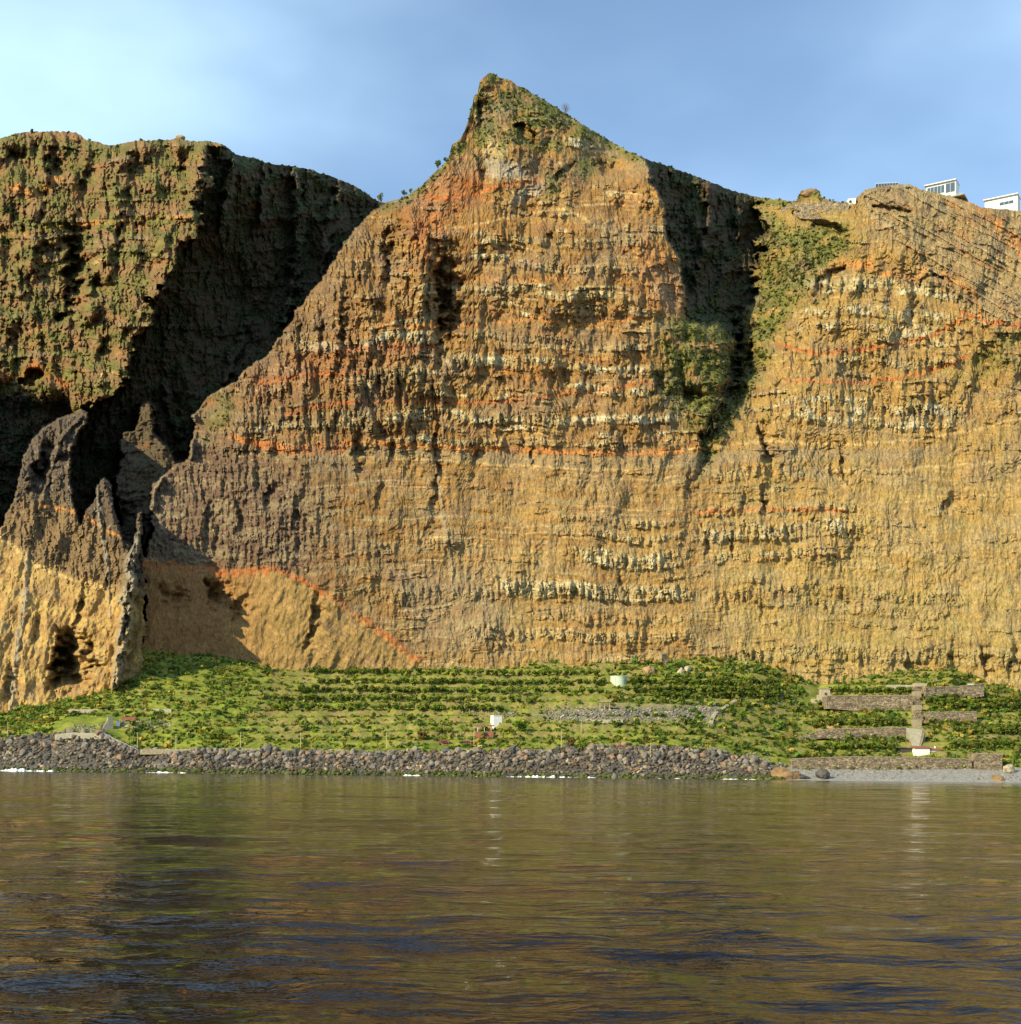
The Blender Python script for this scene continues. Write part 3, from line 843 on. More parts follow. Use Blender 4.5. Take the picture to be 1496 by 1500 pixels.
sea = big_mesh('sea', np.stack([SX.ravel(), SY.ravel(), WZ.ravel()], -1), grid_quads(*SX.shape), WATER, smooth=True)
sea['kind'] = 'structure'
sea['label'] = 'dark brown rippled sea reflecting the cliff'
# ------------------------------------------------------------------ building blocks for the things
import bmesh

def tag(o, label, cat, group=None):
    o['label'] = label
    o['category'] = cat
    if group:
        o['group'] = group
    return o

def stuff(o, label):
    o['kind'] = 'stuff'
    o['label'] = label
    return o

def empty(name, loc, rz=0.0):
    o = bpy.data.objects.new(name, None)
    col.objects.link(o)
    o.location = loc
    o.rotation_euler = (0, 0, rz)
    o.empty_display_size = 0.5
    return o

def mesh_obj(name, verts, faces, mat, parent=None, smooth=False):
    me = bpy.data.meshes.new(name)
    me.from_pydata([tuple(v) for v in verts], [], faces)
    me.update()
    if smooth:
        me.polygons.foreach_set('use_smooth', [True] * len(me.polygons))
    me.materials.append(mat)
    o = bpy.data.objects.new(name, me)
    col.objects.link(o)
    o.parent = parent
    return o

def bev_box(name, c, s, mat, parent=None, bev=0.06, top=(1, 1), taper=None):
    """Bevelled box centred at c (x, y) with its underside at c.z."""
    bm = bmesh.new()
    bmesh.ops.create_cube(bm, size=1)
    for v in bm.verts:
        k = top if v.co.z > 0 else (1, 1)
        v.co = Vector((v.co.x * s[0] * k[0] + c[0], v.co.y * s[1] * k[1] + c[1], (v.co.z + .5) * s[2] + c[2]))
    if bev:
        bmesh.ops.bevel(bm, geom=list(bm.edges), offset=min(bev, .3 * min(s)), segments=1, affect='EDGES')
    me = bpy.data.meshes.new(name)
    bm.to_mesh(me)
    bm.free()
    me.materials.append(mat)
    o = bpy.data.objects.new(name, me)
    col.objects.link(o)
    o.parent = parent
    return o

def tube(name, pts, radii, mat, parent=None, n=7):
    vs_, fs = [], []
    P = [Vector(p) for p in pts]
    for i, p in enumerate(P):
        d = (P[min(i + 1, len(P) - 1)] - P[max(i - 1, 0)]).normalized()
        a = d.cross(Vector((0, 1, 0.01))).normalized() if abs(d.y) < .9 else d.cross(Vector((1, 0, 0))).normalized()
        b_ = d.cross(a)
        for k in range(n):
            t = 2 * math.pi * k / n
            vs_.append(p + (a * math.cos(t) + b_ * math.sin(t)) * radii[i])
    for i in range(len(P) - 1):
        for k in range(n):
            k2 = (k + 1) % n
            fs.append((i * n + k, i * n + k2, (i + 1) * n + k2, (i + 1) * n + k))
    fs.append(tuple(range(n))[::-1])
    fs.append(tuple(range((len(P) - 1) * n, len(P) * n)))
    return mesh_obj(name, vs_, fs, mat, parent, smooth=False)

def copy_tree(o, parent=None):
    c = o.copy()
    col.objects.link(c)
    c.parent = parent
    for ch in o.children:
        copy_tree(ch, c)
    return c

def leaf_mat(name, rgb, var=.45, trans=.25):
    m, nt, b = mat_new(name)
    N, L = nt.nodes, nt.links
    oi = N.new('ShaderNodeObjectInfo')
    tc = N.new('ShaderNodeTexCoord')
    no = N.new('ShaderNodeTexNoise')
    no.inputs['Scale'].default_value = 1.1
    no.inputs['Detail'].default_value = 3
    L.new(tc.outputs['Object'], no.inputs['Vector'])
    ad = N.new('ShaderNodeMath')
    ad.operation = 'ADD'
    L.new(oi.outputs['Random'], ad.inputs[0])
    L.new(no.outputs['Fac'], ad.inputs[1])
    r = N.new('ShaderNodeMapRange')
    r.inputs['From Min'].default_value = .35
    r.inputs['From Max'].default_value = 1.65
    L.new(ad.outputs['Value'], r.inputs['Value'])
    mx = N.new('ShaderNodeMix')
    mx.data_type = 'RGBA'
    mx.inputs['A'].default_value = (rgb[0] * (1 - var), rgb[1] * (1 - var * .75), rgb[2] * (1 - var * .6), 1)
    mx.inputs['B'].default_value = (rgb[0] * (1 + var * 1.2), rgb[1] * (1 + var), rgb[2] * (1 + var * .3), 1)
    L.new(r.outputs['Result'], mx.inputs['Factor'])
    L.new(mx.outputs['Result'], b.inputs['Base Color'])
    b.inputs['Roughness'].default_value = .7
    b.inputs['Specular IOR Level'].default_value = .25
    tl = N.new('ShaderNodeBsdfTranslucent')
    L.new(mx.outputs['Result'], tl.inputs['Color'])
    ms = N.new('ShaderNodeMixShader')
    ms.inputs[0].default_value = .38
    L.new(b.outputs[0], ms.inputs[1])
    L.new(tl.outputs[0], ms.inputs[2])
    L.new(ms.outputs[0], N['Material Output'].inputs['Surface'])
    return m

LEAF = leaf_mat('orchard_leaf', (0.150, 0.205, 0.022))
LEAF_D = leaf_mat('dark_leaf', (0.120, 0.150, 0.020))
LEAF_B = leaf_mat('bright_leaf', (0.165, 0.245, 0.025))
LEAF_Y = leaf_mat('dry_leaf', (0.140, 0.105, 0.030))
LEAF_P = leaf_mat('purple_flower', (0.26, 0.045, 0.13), .3)
BARK = simple_mat('bark', (0.11, 0.08, 0.05), .9, .3, 3.0)
SHRUB = tint_mat('shrub_leaf', rough=.75, scale=1.2, lo=.7, hi=1.3, bump=0)
_N, _L = SHRUB.node_tree.nodes, SHRUB.node_tree.links
_tl = _N.new('ShaderNodeBsdfTranslucent')
_L.new([n for n in _N if n.bl_idname == 'ShaderNodeVectorMath'][0].outputs[0], _tl.inputs['Color'])
_ms = _N.new('ShaderNodeMixShader')
_ms.inputs[0].default_value = .38
_L.new(_N['Principled BSDF'].outputs[0], _ms.inputs[1])
_L.new(_tl.outputs[0], _ms.inputs[2])
_L.new(_ms.outputs[0], _N['Material Output'].inputs['Surface'])
WHITE = simple_mat('white_plaster', (0.74, 0.72, 0.66), .8, .10, .8, .03)
CONC = simple_mat('weathered_concrete', (0.31, 0.28, 0.20), .9, .25, .7, .06)
TANKG = simple_mat('pale_green_paint', (0.46, 0.55, 0.38), .6, .12, .5, .02)
def stone_mat(name, rgb, scale):
    m, nt, b = mat_new(name)
    N, L = nt.nodes, nt.links
    tc = N.new('ShaderNodeTexCoord')
    mp = N.new('ShaderNodeMapping')
    mp.inputs['Scale'].default_value = (1, 1, 1.6)
    vo = N.new('ShaderNodeTexVoronoi')
    vo.inputs['Scale'].default_value = scale
    ve = N.new('ShaderNodeTexVoronoi')
    ve.feature = 'DISTANCE_TO_EDGE'
    ve.inputs['Scale'].default_value = scale
    no = N.new('ShaderNodeTexNoise')
    no.inputs['Scale'].default_value = .25
    no.inputs['Detail'].default_value = 5
    L.new(tc.outputs['Object'], mp.inputs['Vector'])
    for q in (vo, ve, no):
        L.new(mp.outputs['Vector'], q.inputs['Vector'])
    r1 = N.new('ShaderNodeMapRange')
    r1.inputs['To Min'].default_value = .5
    r1.inputs['To Max'].default_value = 1.5
    sp_ = N.new('ShaderNodeSeparateColor')
    L.new(vo.outputs['Color'], sp_.inputs[0])
    L.new(sp_.outputs[0], r1.inputs['Value'])
    r2 = N.new('ShaderNodeMapRange')
    r2.inputs['From Max'].default_value = .12
    r2.inputs['To Min'].default_value = .35
    L.new(ve.outputs['Distance'], r2.inputs['Value'])
    r3 = N.new('ShaderNodeMapRange')
    r3.inputs['From Min'].default_value = .3
    r3.inputs['From Max'].default_value = .7
    r3.inputs['To Min'].default_value = .55
    r3.inputs['To Max'].default_value = 1.35
    L.new(no.outputs['Fac'], r3.inputs['Value'])
    m1 = N.new('ShaderNodeMath')
    m1.operation = 'MULTIPLY'
    m2 = N.new('ShaderNodeMath')
    m2.operation = 'MULTIPLY'
    L.new(r1.outputs[0], m1.inputs[0])
    L.new(r2.outputs[0], m1.inputs[1])
    L.new(m1.outputs[0], m2.inputs[0])
    L.new(r3.outputs[0], m2.inputs[1])
    mx = N.new('ShaderNodeVectorMath')
    mx.operation = 'SCALE'
    mx.inputs[0].default_value = rgb
    L.new(m2.outputs[0], mx.inputs['Scale'])
    L.new(mx.outputs[0], b.inputs['Base Color'])
    b.inputs['Roughness'].default_value = .95
    bp = N.new('ShaderNodeBump')
    bp.inputs['Distance'].default_value = .3
    L.new(r2.outputs[0], bp.inputs['Height'])
    L.new(bp.outputs[0], b.inputs['Normal'])
    return m
STONE = stone_mat('dry_stone', (0.26, 0.20, 0.125), .8)
COPE = simple_mat('coping_stone', (0.27, 0.225, 0.145), .9, .4, .9, .3)
RUIN = simple_mat('ruin_stone', (0.36, 0.30, 0.19), .95, .3, .9, .2)
ROOFR = simple_mat('red_roof', (0.22, 0.075, 0.045), .8, .3, 1.2, .08)
DARKW = simple_mat('dark_timber', (0.05, 0.04, 0.035), .8, .3, 1.4, .05)
POSTM = simple_mat('grey_post_wood', (0.42, 0.36, 0.22), .85, .2, 1.5)
METAL = simple_mat('painted_metal', (0.55, 0.56, 0.52), .5, .1, 1.0)
GLASS, _nt, _b = mat_new('window_glass')
_b.inputs['Base Color'].default_value = (0.05, 0.08, 0.11, 1)
_b.inputs['Roughness'].default_value = .06
_b.inputs['Specular IOR Level'].default_value = .9
def boulder_mat():
    m, nt, b = mat_new('boulder_rock')
    N, L = nt.nodes, nt.links
    oi = N.new('ShaderNodeObjectInfo')
    cr = N.new('ShaderNodeValToRGB')
    e = cr.color_ramp.elements
    e[0].position, e[0].color = 0, (0.07, 0.062, 0.055, 1)
    e[1].position, e[1].color = 1, (0.28, 0.24, 0.18, 1)
    for p_, c_ in ((.3, (0.12, 0.11, 0.10, 1)), (.55, (0.16, 0.13, 0.095, 1)), (.8, (0.20, 0.18, 0.15, 1)), (.93, (0.24, 0.13, 0.07, 1))):
        q = e.new(p_)
        q.color = c_
    L.new(oi.outputs['Random'], cr.inputs['Fac'])
    tc = N.new('ShaderNodeTexCoord')
    no = N.new('ShaderNodeTexNoise')
    no.inputs['Scale'].default_value = 1.5
    no.inputs['Detail'].default_value = 6
    L.new(tc.outputs['Object'], no.inputs['Vector'])
    r = N.new('ShaderNodeMapRange')
    r.inputs['To Min'].default_value = .5
    r.inputs['To Max'].default_value = 1.5
    L.new(no.outputs['Fac'], r.inputs['Value'])
    mx = N.new('ShaderNodeVectorMath')
    mx.operation = 'SCALE'
    L.new(cr.outputs['Color'], mx.inputs[0])
    L.new(r.outputs['Result'], mx.inputs['Scale'])
    L.new(mx.outputs['Vector'], b.inputs['Base Color'])
    b.inputs['Roughness'].default_value = .9
    bp = N.new('ShaderNodeBump')
    bp.inputs['Distance'].default_value = .25
    L.new(no.outputs['Fac'], bp.inputs['Height'])
    L.new(bp.outputs['Normal'], b.inputs['Normal'])
    return m
BOULDER = boulder_mat()
RUBBLE = tint_mat('rubble_rock', scale=1.4, lo=.6, hi=1.4, bump=.2)

# ---- templates
def leaf_cloud(n, rx, rz, leaf, seed, lobes=6, z0=0.0, flat=.75):
    """Quads of foliage filling several lobes; returns verts (4n,3) and the lobe shade 0..1 per quad."""
    g = np.random.default_rng(seed)
    lc = g.normal(0, .42, (lobes, 3)) * (rx, rx, rz * flat)
    lr = g.uniform(.38, .62, lobes)
    li = g.integers(0, lobes, n)
    d = g.normal(0, 1, (n, 3))
    d /= np.linalg.norm(d, axis=1)[:, None]
    rr = g.uniform(.55, 1.0, n) ** .6
    c = lc[li] + d * rr[:, None] * lr[li][:, None] * (rx, rx, rz)
    c[:, 2] += z0 + rz * .8
    c[:, 2] = np.maximum(c[:, 2], z0 * .85)
    nrm = d + g.normal(0, .55, (n, 3))
    nrm /= np.linalg.norm(nrm, axis=1)[:, None]
    ref = np.where(np.abs(nrm[:, 2:3]) < .9, np.array([[0, 0, 1.0]]), np.array([[1.0, 0, 0]]))
    a = np.cross(nrm, ref)
    a /= np.linalg.norm(a, axis=1)[:, None]
    b_ = np.cross(nrm, a)
    s = leaf * g.uniform(.6, 1.35, n)[:, None]
    e = g.uniform(.6, 1.0, (n, 1))
    vs_ = np.stack([c - a * s - b_ * s * e * .6, c + a * s * .7 - b_ * s * e, c + a * s + b_ * s * e * .7, c - a * s * .6 + b_ * s * e], 1)
    return vs_.reshape(-1, 3), g.random(n)

def crown_mesh(name, n, rx, rz, leaf, seed, mat, z0):
    v, _ = leaf_cloud(n, rx, rz, leaf, seed, z0=z0)
    me = bpy.data.meshes.new(name)
    me.from_pydata(v.tolist(), [], np.arange(len(v)).reshape(-1, 4).tolist())
    me.materials.append(mat)
    me.update()
    return me

def trunk_mesh(h, r, seed, spread=.9):
    g = random.Random(seed)
    o = tube('trunk', [(0, 0, -.5), (g.uniform(-.1, .1), g.uniform(-.1, .1), h * .5), (g.uniform(-.2, .2), g.uniform(-.2, .2), h)], [r * 1.3, r, r * .75], BARK)
    bm = bmesh.new()
    bm.from_mesh(o.data)
    tops = [o]
    for k in range(3):
        a = 2.1 * k + g.random()
        tops.append(tube('limb', [(0, 0, h * .75), (math.cos(a) * spread * .6, math.sin(a) * spread * .6, h * 1.25), (math.cos(a) * spread, math.sin(a) * spread, h * 1.7)], [r * .7, r * .45, r * .2], BARK, n=5))
    for t_ in tops[1:]:
        bm.from_mesh(t_.data)
    me = bpy.data.meshes.new('trunk')
    bm.to_mesh(me)
    bm.free()
    me.materials.append(BARK)
    for t_ in tops:
        bpy.data.objects.remove(t_)
    return me

def tree_proto(name, kind, n, rx, rz, leaf, mat, th, tr):
    out = []
    for s in range(4):
        out.append((trunk_mesh(th, tr, s * 5 + 1, rx * .45), crown_mesh('crown', n, rx * (0.92 + .06 * s), rz * (1.08 - .05 * s), leaf, 300 + s + int(rx * 100) + len(name), mat, th)))
    return out

def plant_tree(name, proto, loc, sc, label, cat, group):
    t_, c_ = random.choice(proto)
    r = empty(name, loc, random.uniform(0, 6.28))
    r.scale = (sc, sc, sc * random.uniform(.9, 1.12))
    for nm, me in (('trunk', t_), ('crown', c_)):
        o = bpy.data.objects.new(nm, me)
        col.objects.link(o)
        o.parent = r
    tag(r, label, cat, group)
    return r

ORCH = tree_proto('orchard_tree', 0, 150, 1.9, 1.5, .42, LEAF, 1.0, .16)
ORCHD = tree_proto('dark_tree', 0, 170, 2.1, 1.7, .44, LEAF_D, 1.0, .17)
BRIGHT = tree_proto('bright_tree', 0, 420, 4.2, 3.4, .62, LEAF_B, 1.6, .3)
BUSH = tree_proto('bush', 0, 300, 2.8, 2.3, .5, LEAF_D, .5, .2)
DRY = tree_proto('dry', 0, 320, 3.2, 2.6, .55, LEAF_Y, .6, .2)
PINE = tree_proto('pine', 0, 260, 3.0, 3.4, .5, LEAF_D, 3.0, .3)

def rock_mesh(name, seed, mat, sub=2, squash=(1, 1, .8)):
    bm = bmesh.new()
    bmesh.ops.create_icosphere(bm, subdivisions=sub, radius=1)
    g = np.random.default_rng(seed)
    pl = g.normal(0, 1, (9, 3))
    pl /= np.linalg.norm(pl, axis=1)[:, None]
    ds = g.uniform(.55, .9, 9)
    for v in bm.verts:
        c = np.array(v.co)
        for q, dd in zip(pl, ds):
            t = c @ q
            if t > dd:
                c = c - q * (t - dd)
        v.co = Vector(c * squash * (1 + .06 * g.normal()))
    me = bpy.data.meshes.new(name)
    bm.to_mesh(me)
    bm.free()
    me.materials.append(mat)
    return me
ROCKS = [rock_mesh('boulder', 40 + i, BOULDER, 2, (1, .85 + .05 * i, .7 + .06 * i)) for i in range(6)]

def scatter(name, tmpl, pos, scl, tints, mat, label, tilt=.15):
    """Many small pieces too small to pick apart, as one mesh."""
    g = np.random.default_rng(len(pos))
    n = len(pos)
    V_, F_, C_ = [], [], []
    off = 0
    which = g.integers(0, len(tmpl), n)
    for k, (tv, tf, tshade) in enumerate(tmpl):
        ix = np.where(which == k)[0]
        if not len(ix):
            continue
        a = g.uniform(0, 6.283, len(ix))
        ca, sa = np.cos(a), np.sin(a)
        v = tv[None] * np.asarray(scl)[ix][:, None, None] * g.uniform(.8, 1.25, (len(ix), 1, 3))
        x = v[..., 0] * ca[:, None] - v[..., 1] * sa[:, None]
        y = v[..., 0] * sa[:, None] + v[..., 1] * ca[:, None]
        z = v[..., 2] + tilt * x * g.normal(0, 1, (len(ix), 1))
        w = np.stack([x, y, z], -1) + np.asarray(pos)[ix][:, None]
        V_.append(w.reshape(-1, 3))
        F_.append((tf[None] + (np.arange(len(ix)) * len(tv))[:, None, None] + off).reshape(-1, tf.shape[1]))
        C_.append((np.asarray(tints)[ix][:, None] * tshade[None, :, None]).reshape(-1, 3))
        off += len(ix) * len(tv)
    return stuff(big_mesh(name, np.concatenate(V_), np.concatenate(F_), mat, np.concatenate(C_)), label)

def leaf_tmpl(n, rx, rz, leaf, seed):
    v, s = leaf_cloud(n, rx, rz, leaf, seed, lobes=4)
    return v, np.arange(len(v)).reshape(-1, 4), np.repeat(.65 + .7 * s, 4)
def rock_tmpl(i):
    me = rock_mesh('tmp', 70 + i, None, 1 if i % 2 else 1, (1, .9, .75))
    v = np.array([q.co[:] for q in me.vertices])
    f = np.array([p_.vertices[:] for p_ in me.polygons])
    bpy.data.meshes.remove(me)
    return v, f, np.ones(len(v))
SH_T = [leaf_tmpl(22, 1.0, .8, .40, 500 + i) for i in range(5)]
RK_T = [rock_tmpl(i) for i in range(6)]
g = np.random.default_rng(11)

# ------------------------------------------------------------------ shore boulders
bo = []
for k in range(7500):
    u = g.uniform(-70, 1150)
    t = g.random()
    sh, fr = float(D_SHORE(u)), float(D_FRONT(u))
    Dk = sh - 2 + (fr - sh + 3.5) * t
    p_ = at_depth(u, Dk)
    r = .62 + .6 * g.random() + (1.5 * g.random() ** 4 + 1.0 * g.random() ** 14) * (.6 + .8 * t)
    bo.append((r, p_.x, p_.y, p_.z + r * .25, u, t))
for k in range(700):                                # pebbles and blocks on the right-hand beach
    u = g.uniform(1120, 1560)
    sh, fr = float(D_SHORE(u)), float(D_FRONT(u))
    Dk = sh + (fr - sh) * g.uniform(.2, 1)
    p_ = at_depth(u, Dk)
    r = .22 + .5 * g.random() ** 4
    bo.append((r, p_.x, p_.y, p_.z + r * .2, u, .5))
bo.sort(reverse=True)
n_thing = 0
rest = []
for q in bo:
    if n_thing < 290 and 2 < q[4] < 1494 and q[3] > .8:
        o = bpy.data.objects.new('boulder', random.choice(ROCKS))
        col.objects.link(o)
        o.location = q[1:4]
        o.scale = (q[0], q[0], q[0])
        o.rotation_euler = (random.uniform(-.5, .5), random.uniform(-.5, .5), random.uniform(0, 6.28))
        tag(o, 'large angular grey-brown boulder in the rubble bank along the waterline', 'boulder', 'boulders on the shore')
        n_thing += 1
    else:
        rest.append(q)
rest = np.array(rest)
pal = np.array([(0.11, 0.105, 0.10), (0.17, 0.16, 0.145), (0.22, 0.19, 0.15), (0.28, 0.26, 0.22), (0.20, 0.14, 0.09), (0.13, 0.12, 0.115), (0.36, 0.32, 0.25)])
tint = pal[g.choice(len(pal), len(rest), p=[.26, .22, .15, .09, .09, .12, .07])]
alg = (rest[:, 3] < 2.6 + g.normal(0, .6, len(rest)))
patch = np.array([float(q) for q in fbm(rest[:, 4] / 40, rest[:, 5] * 3, 3, 307)])
tint = tint * (.74, .66, .55) * (1 + 1.1 * np.clip(patch, -.5, .5))[:, None]
tint = np.where(alg[:, None], np.array((0.075, 0.085, 0.022)) * g.uniform(.5, 1.5, (len(rest), 1)), tint)
scatter('rubble', RK_T, rest[:, 1:4], rest[:, 0], tint, RUBBLE, 'grey rubble and small stones along the waterline', .2)
# rubble bands on the platform
sc = []
for (us, ue, v0, v1, n_) in ((795, 1055, 1036, 1056, 900), (860, 1045, 1092, 1104, 500), (108, 160, 1062, 1074, 140), (175, 250, 1056, 1066, 160), (690, 760, 1040, 1052, 120), (1030, 1130, 1104, 1120, 260)):
    for k in range(n_):
        u, v = g.uniform(us, ue), g.uniform(v0, v1)
        p_ = on_ground(u, v)
        r = .35 + .5 * g.random() + .6 * g.random() ** 6
        sc.append((p_.x, p_.y, p_.z + .2 * r, r))
sc = np.array(sc)
scatter('scree', RK_T, sc[:, :3], sc[:, 3], pal[g.choice(len(pal), len(sc))], RUBBLE, 'grey loose stones lying between the terraces', .2)

# ------------------------------------------------------------------ ground cover
pos, scl, tin = [], [], []
NOVEG = [(704, 1046, 745, 1068), (888, 990, 924, 1008), (1335, 1003, 1356, 1100), (1330, 1088, 1388, 1110), (1180, 1003, 1222, 1032), (1244, 976, 1266, 992), (80, 1050, 180, 1080), (1206, 1017, 1335, 1036), (1170, 1064, 1335, 1077)]
for k in range(21000):
    u = g.uniform(-60, 1560)
    fr, fo = float(D_FRONT(u)), float(max(D_FOOT(u), D_FRONT(u) + 25))
    Dk = fr + (fo + 4 - fr) * g.random() ** .9
    p_ = at_depth(u, Dk)
    pu, pv = v_of(p_.x, p_.y, p_.z)
    if any(a - 2 < pu < c and b0 < pv < d for a, b0, c, d in NOVEG):
        continue
    dens = float(fbm(np.array(p_.x / 16), np.array(Dk / 10), 3, 303))
    if g.random() > .62 + .9 * dens:
        continue
    if 415 < pu < 890 and 980 < pv < 1050 and g.random() < .62:
        continue
    if 800 < pu < 1055 and 1034 < pv < 1056 and g.random() < .8:
        continue
    s = .65 + .8 * g.random() + 1.6 * g.random() ** 7
    if pu > 900:
        s *= 1.25
    n_ = float(fbm(np.array(p_.x / 11 + 50), np.array(Dk / 8), 3, 305)) + .25 * g.normal()
    if pu > 880 and n_ < .2:
        c_ = (0.085, 0.115, 0.017)
    elif n_ > .28:
        c_ = (0.215, 0.185, 0.034)
    elif n_ > .0:
        c_ = (0.160, 0.180, 0.022)
    elif n_ > -.25:
        c_ = (0.110, 0.145, 0.018)
    else:
        c_ = (0.070, 0.095, 0.020)
    pos.append((p_.x, p_.y, p_.z - .15))
    scl.append(s)
    tin.append(np.array(c_) * g.uniform(.9, 1.9) * (1 + g.uniform(-.25, .2), 1, 1))
for u0, u1, v0, n_ in ((1206, 1336, 1038, 90), (1170, 1330, 1081, 100), (1354, 1432, 1058, 60), (1165, 1425, 1124, 60), (1352, 1442, 1021, 60), (1334, 1354, 1050, 10), (1206, 1336, 1019, 40), (1200, 1330, 1066, 40)):
    for k in range(n_):
        p_ = on_ground(g.uniform(u0, u1), v0 + g.normal(0, 1.5))
        pos.append((p_.x, p_.y - 2.2, p_.z - .3))
        scl.append(.6 + 1.3 * g.random() ** 2)
        tin.append(np.array([(0.085, 0.115, 0.017), (0.160, 0.180, 0.022), (0.20, 0.165, 0.04)][g.integers(0, 3)]) * g.uniform(.9, 1.5))
scatter('ground_cover', SH_T, np.array(pos), np.array(scl), np.array(tin), SHRUB, 'low green and dry shrubs covering the terraces')

# shrubs clinging to the cliffs
pos, scl, tin = [], [], []
vi = np.where((veg > .45).ravel() & (U > -20).ravel() & (U < 1520).ravel())[0]
wgt = veg.ravel()[vi] * (1 + .5 * gullyveg.ravel()[vi] + 1.0 * rightveg.ravel()[vi] + .8 * peakz.ravel()[vi]) * (1 - .6 * isB.ravel()[vi])
pick = g.choice(vi, 5200, replace=False, p=wgt / wgt.sum())
for i in pick:
    r_, c_i = divmod(int(i), len(US))
    p_ = (X[r_ + NB, c_i], Y[r_ + NB, c_i] - .1, Z[r_ + NB, c_i] - .4)
    pos.append(p_)
    scl.append(.5 + .7 * g.random() + 1.2 * g.random() ** 6)
    tin.append(np.array([(0.060, 0.080, 0.017), (0.100, 0.115, 0.020), (0.150, 0.145, 0.030)][g.integers(0, 3)]) * g.uniform(.7, 1.25))
scatter('cliff_shrubs', SH_T, np.array(pos), np.array(scl), np.array(tin), SHRUB, 'small shrubs clinging to ledges of the cliffs')

# ------------------------------------------------------------------ orchard
ROWS = [(452, 884, 989, 'a'), (470, 890, 1003, 'a'), (440, 880, 1016, 'a'), (415, 790, 1029, 'a'), (400, 740, 1042, 'a')]
nt_ = 0
for u0, u1, v, kk in ROWS:
    u = u0
    while u < u1:
        p_ = on_ground(u, v + random.uniform(-1.5, 1.5) + .006 * (u - 650))
        plant_tree('orchard_tree', ORCH if random.random() < .7 else ORCHD, p_, random.uniform(1.15, 1.65), 'small round green orchard tree in the terraced rows under the cliff', 'tree', 'orchard trees on the terraces')
        u += random.uniform(9.5, 13.5)
        nt_ += 1
for u0, u1, v, nm, lab_, gr in [(925, 1140, 1004, 'grove_tree', 'dark green tree in the dense grove beside the water tank', 'grove beside the tank'), (930, 1150, 1016, 'grove_tree', 'dark green tree in the dense grove beside the water tank', 'grove beside the tank'),
                            (960, 1150, 1024, 'grove_tree', 'dark green tree in the dense grove beside the water tank', 'grove beside the tank'),
                            (1216, 1330, 1016, 'fruit_tree', 'bushy tree on the upper walled terrace', 'trees on the upper walled terrace'), (1200, 1330, 1064, 'fruit_tree', 'bushy dark tree on the middle walled terrace', 'trees on the middle walled terrace'),
                            (1190, 1310, 1098, 'fruit_tree', 'bushy tree behind the low beach wall', 'trees behind the low beach wall'), (1360, 1500, 1034, 'fruit_tree', 'brownish green tree below the shaded retaining wall', 'trees below the shaded wall'),
                            (1365, 1500, 1040, 'fruit_tree', 'brownish green tree below the shaded retaining wall', 'trees below the shaded wall'), (1400, 1500, 1076, 'fruit_tree', 'bright bushy tree on the slope above the red-roofed house', 'trees above the red-roofed house'),
                            (1395, 1500, 1096, 'fruit_tree', 'dark bushy tree beside the red-roofed house', 'trees beside the red-roofed house')]:
    u = u0
    while u < u1:
        p_ = on_ground(u, v + random.uniform(-1.5, 1.5))
        plant_tree(nm, ORCHD if random.random() < .75 else ORCH, p_, random.uniform(1.2, 1.75), lab_, 'tree', gr)
        u += random.uniform(9.5, 13)
        nt_ += 1
print('trees', nt_)
# ------------------------------------------------------------------ single plants
def single(name, proto, u, v, sc, label, cat='tree', group=None):
    return plant_tree(name, proto, on_ground(u, v), sc, label, cat, group)
single('leafy_tree', BRIGHT, 762, 1072, 1.15, 'bright green leafy tree beside the white house')
single('leafy_tree', BRIGHT, 640, 1040, .75, 'full green tree standing out among the orchard rows')
single('dry_bush', DRY, 838, 1096, 1.25, 'round brown dry bush on the shore path', 'bush')
single('round_bush', BUSH, 851, 1099, 1.05, 'round dark green bush beside the brown dry bush', 'bush')
single('round_bush', BUSH, 1192, 1068, 1.3, 'rounded dark green bush below the bare earth slide', 'bush')
single('dry_bush', DRY, 618, 1084, 1.1, 'tall yellowish bush at the end of the palms', 'bush')
single('leafy_tree', BRIGHT, 1170, 1016, .8, 'bright green tree standing beside the ruined stone hut')
single('leafy_tree', BRIGHT, 525, 1036, .5, 'lighter green small tree near the edge of the orchard rows')
for u, v, sc, lab_ in ((652, 1090, .8, 'purple flowering shrub under the palms'), (694, 1091, .75, 'purple flowering shrub in front of the shelter')):
    n0 = 150
    root = empty('flowering_shrub', on_ground(u, v), 0)
    cr_ = bpy.data.objects.new('crown', crown_mesh('crown', n0, 5.5 * sc, 2.0 * sc, .4, 900 + u, LEAF_P, .2))
    col.objects.link(cr_)
    cr_.parent = root
    tube('stem', [(0, 0, -.5), (.2, 0, 1.2)], [.15, .08], BARK, root)
    tag(root, lab_, 'shrub')

def palm(u, v, h, sc, label):
    root = empty('palm_tree', on_ground(u, v))
    tube('trunk', [(0, 0, -.5), (.15, 0, h * .5), (.1, .1, h)], [.28, .2, .17], BARK, root)
    for k in range(13):
        a = k * 2.399
        up = .9 - .11 * k
        L_ = 2.3 * sc
        vs_, fs = [], []
        for i in range(6):
            t = i / 5
            r = L_ * t
            z = h + up * L_ * t * .8 - 1.1 * L_ * t * t * .8
            w = .42 * sc * math.sin(math.pi * min(.98, .15 + .83 * t))
            cx, cy = math.cos(a) * r, math.sin(a) * r
            px, py = -math.sin(a) * w, math.cos(a) * w
            vs_ += [(cx - px, cy - py, z - .25 * w), (cx, cy, z + .12), (cx + px, cy + py, z - .25 * w)]
            if i:
                b0 = i * 3
                fs += [(b0 - 3, b0 - 2, b0 + 1, b0), (b0 - 2, b0 - 1, b0 + 2, b0 + 1)]
        mesh_obj('frond', vs_, fs, LEAF, root)
    tag(root, label, 'palm tree', 'palms beside the white house')
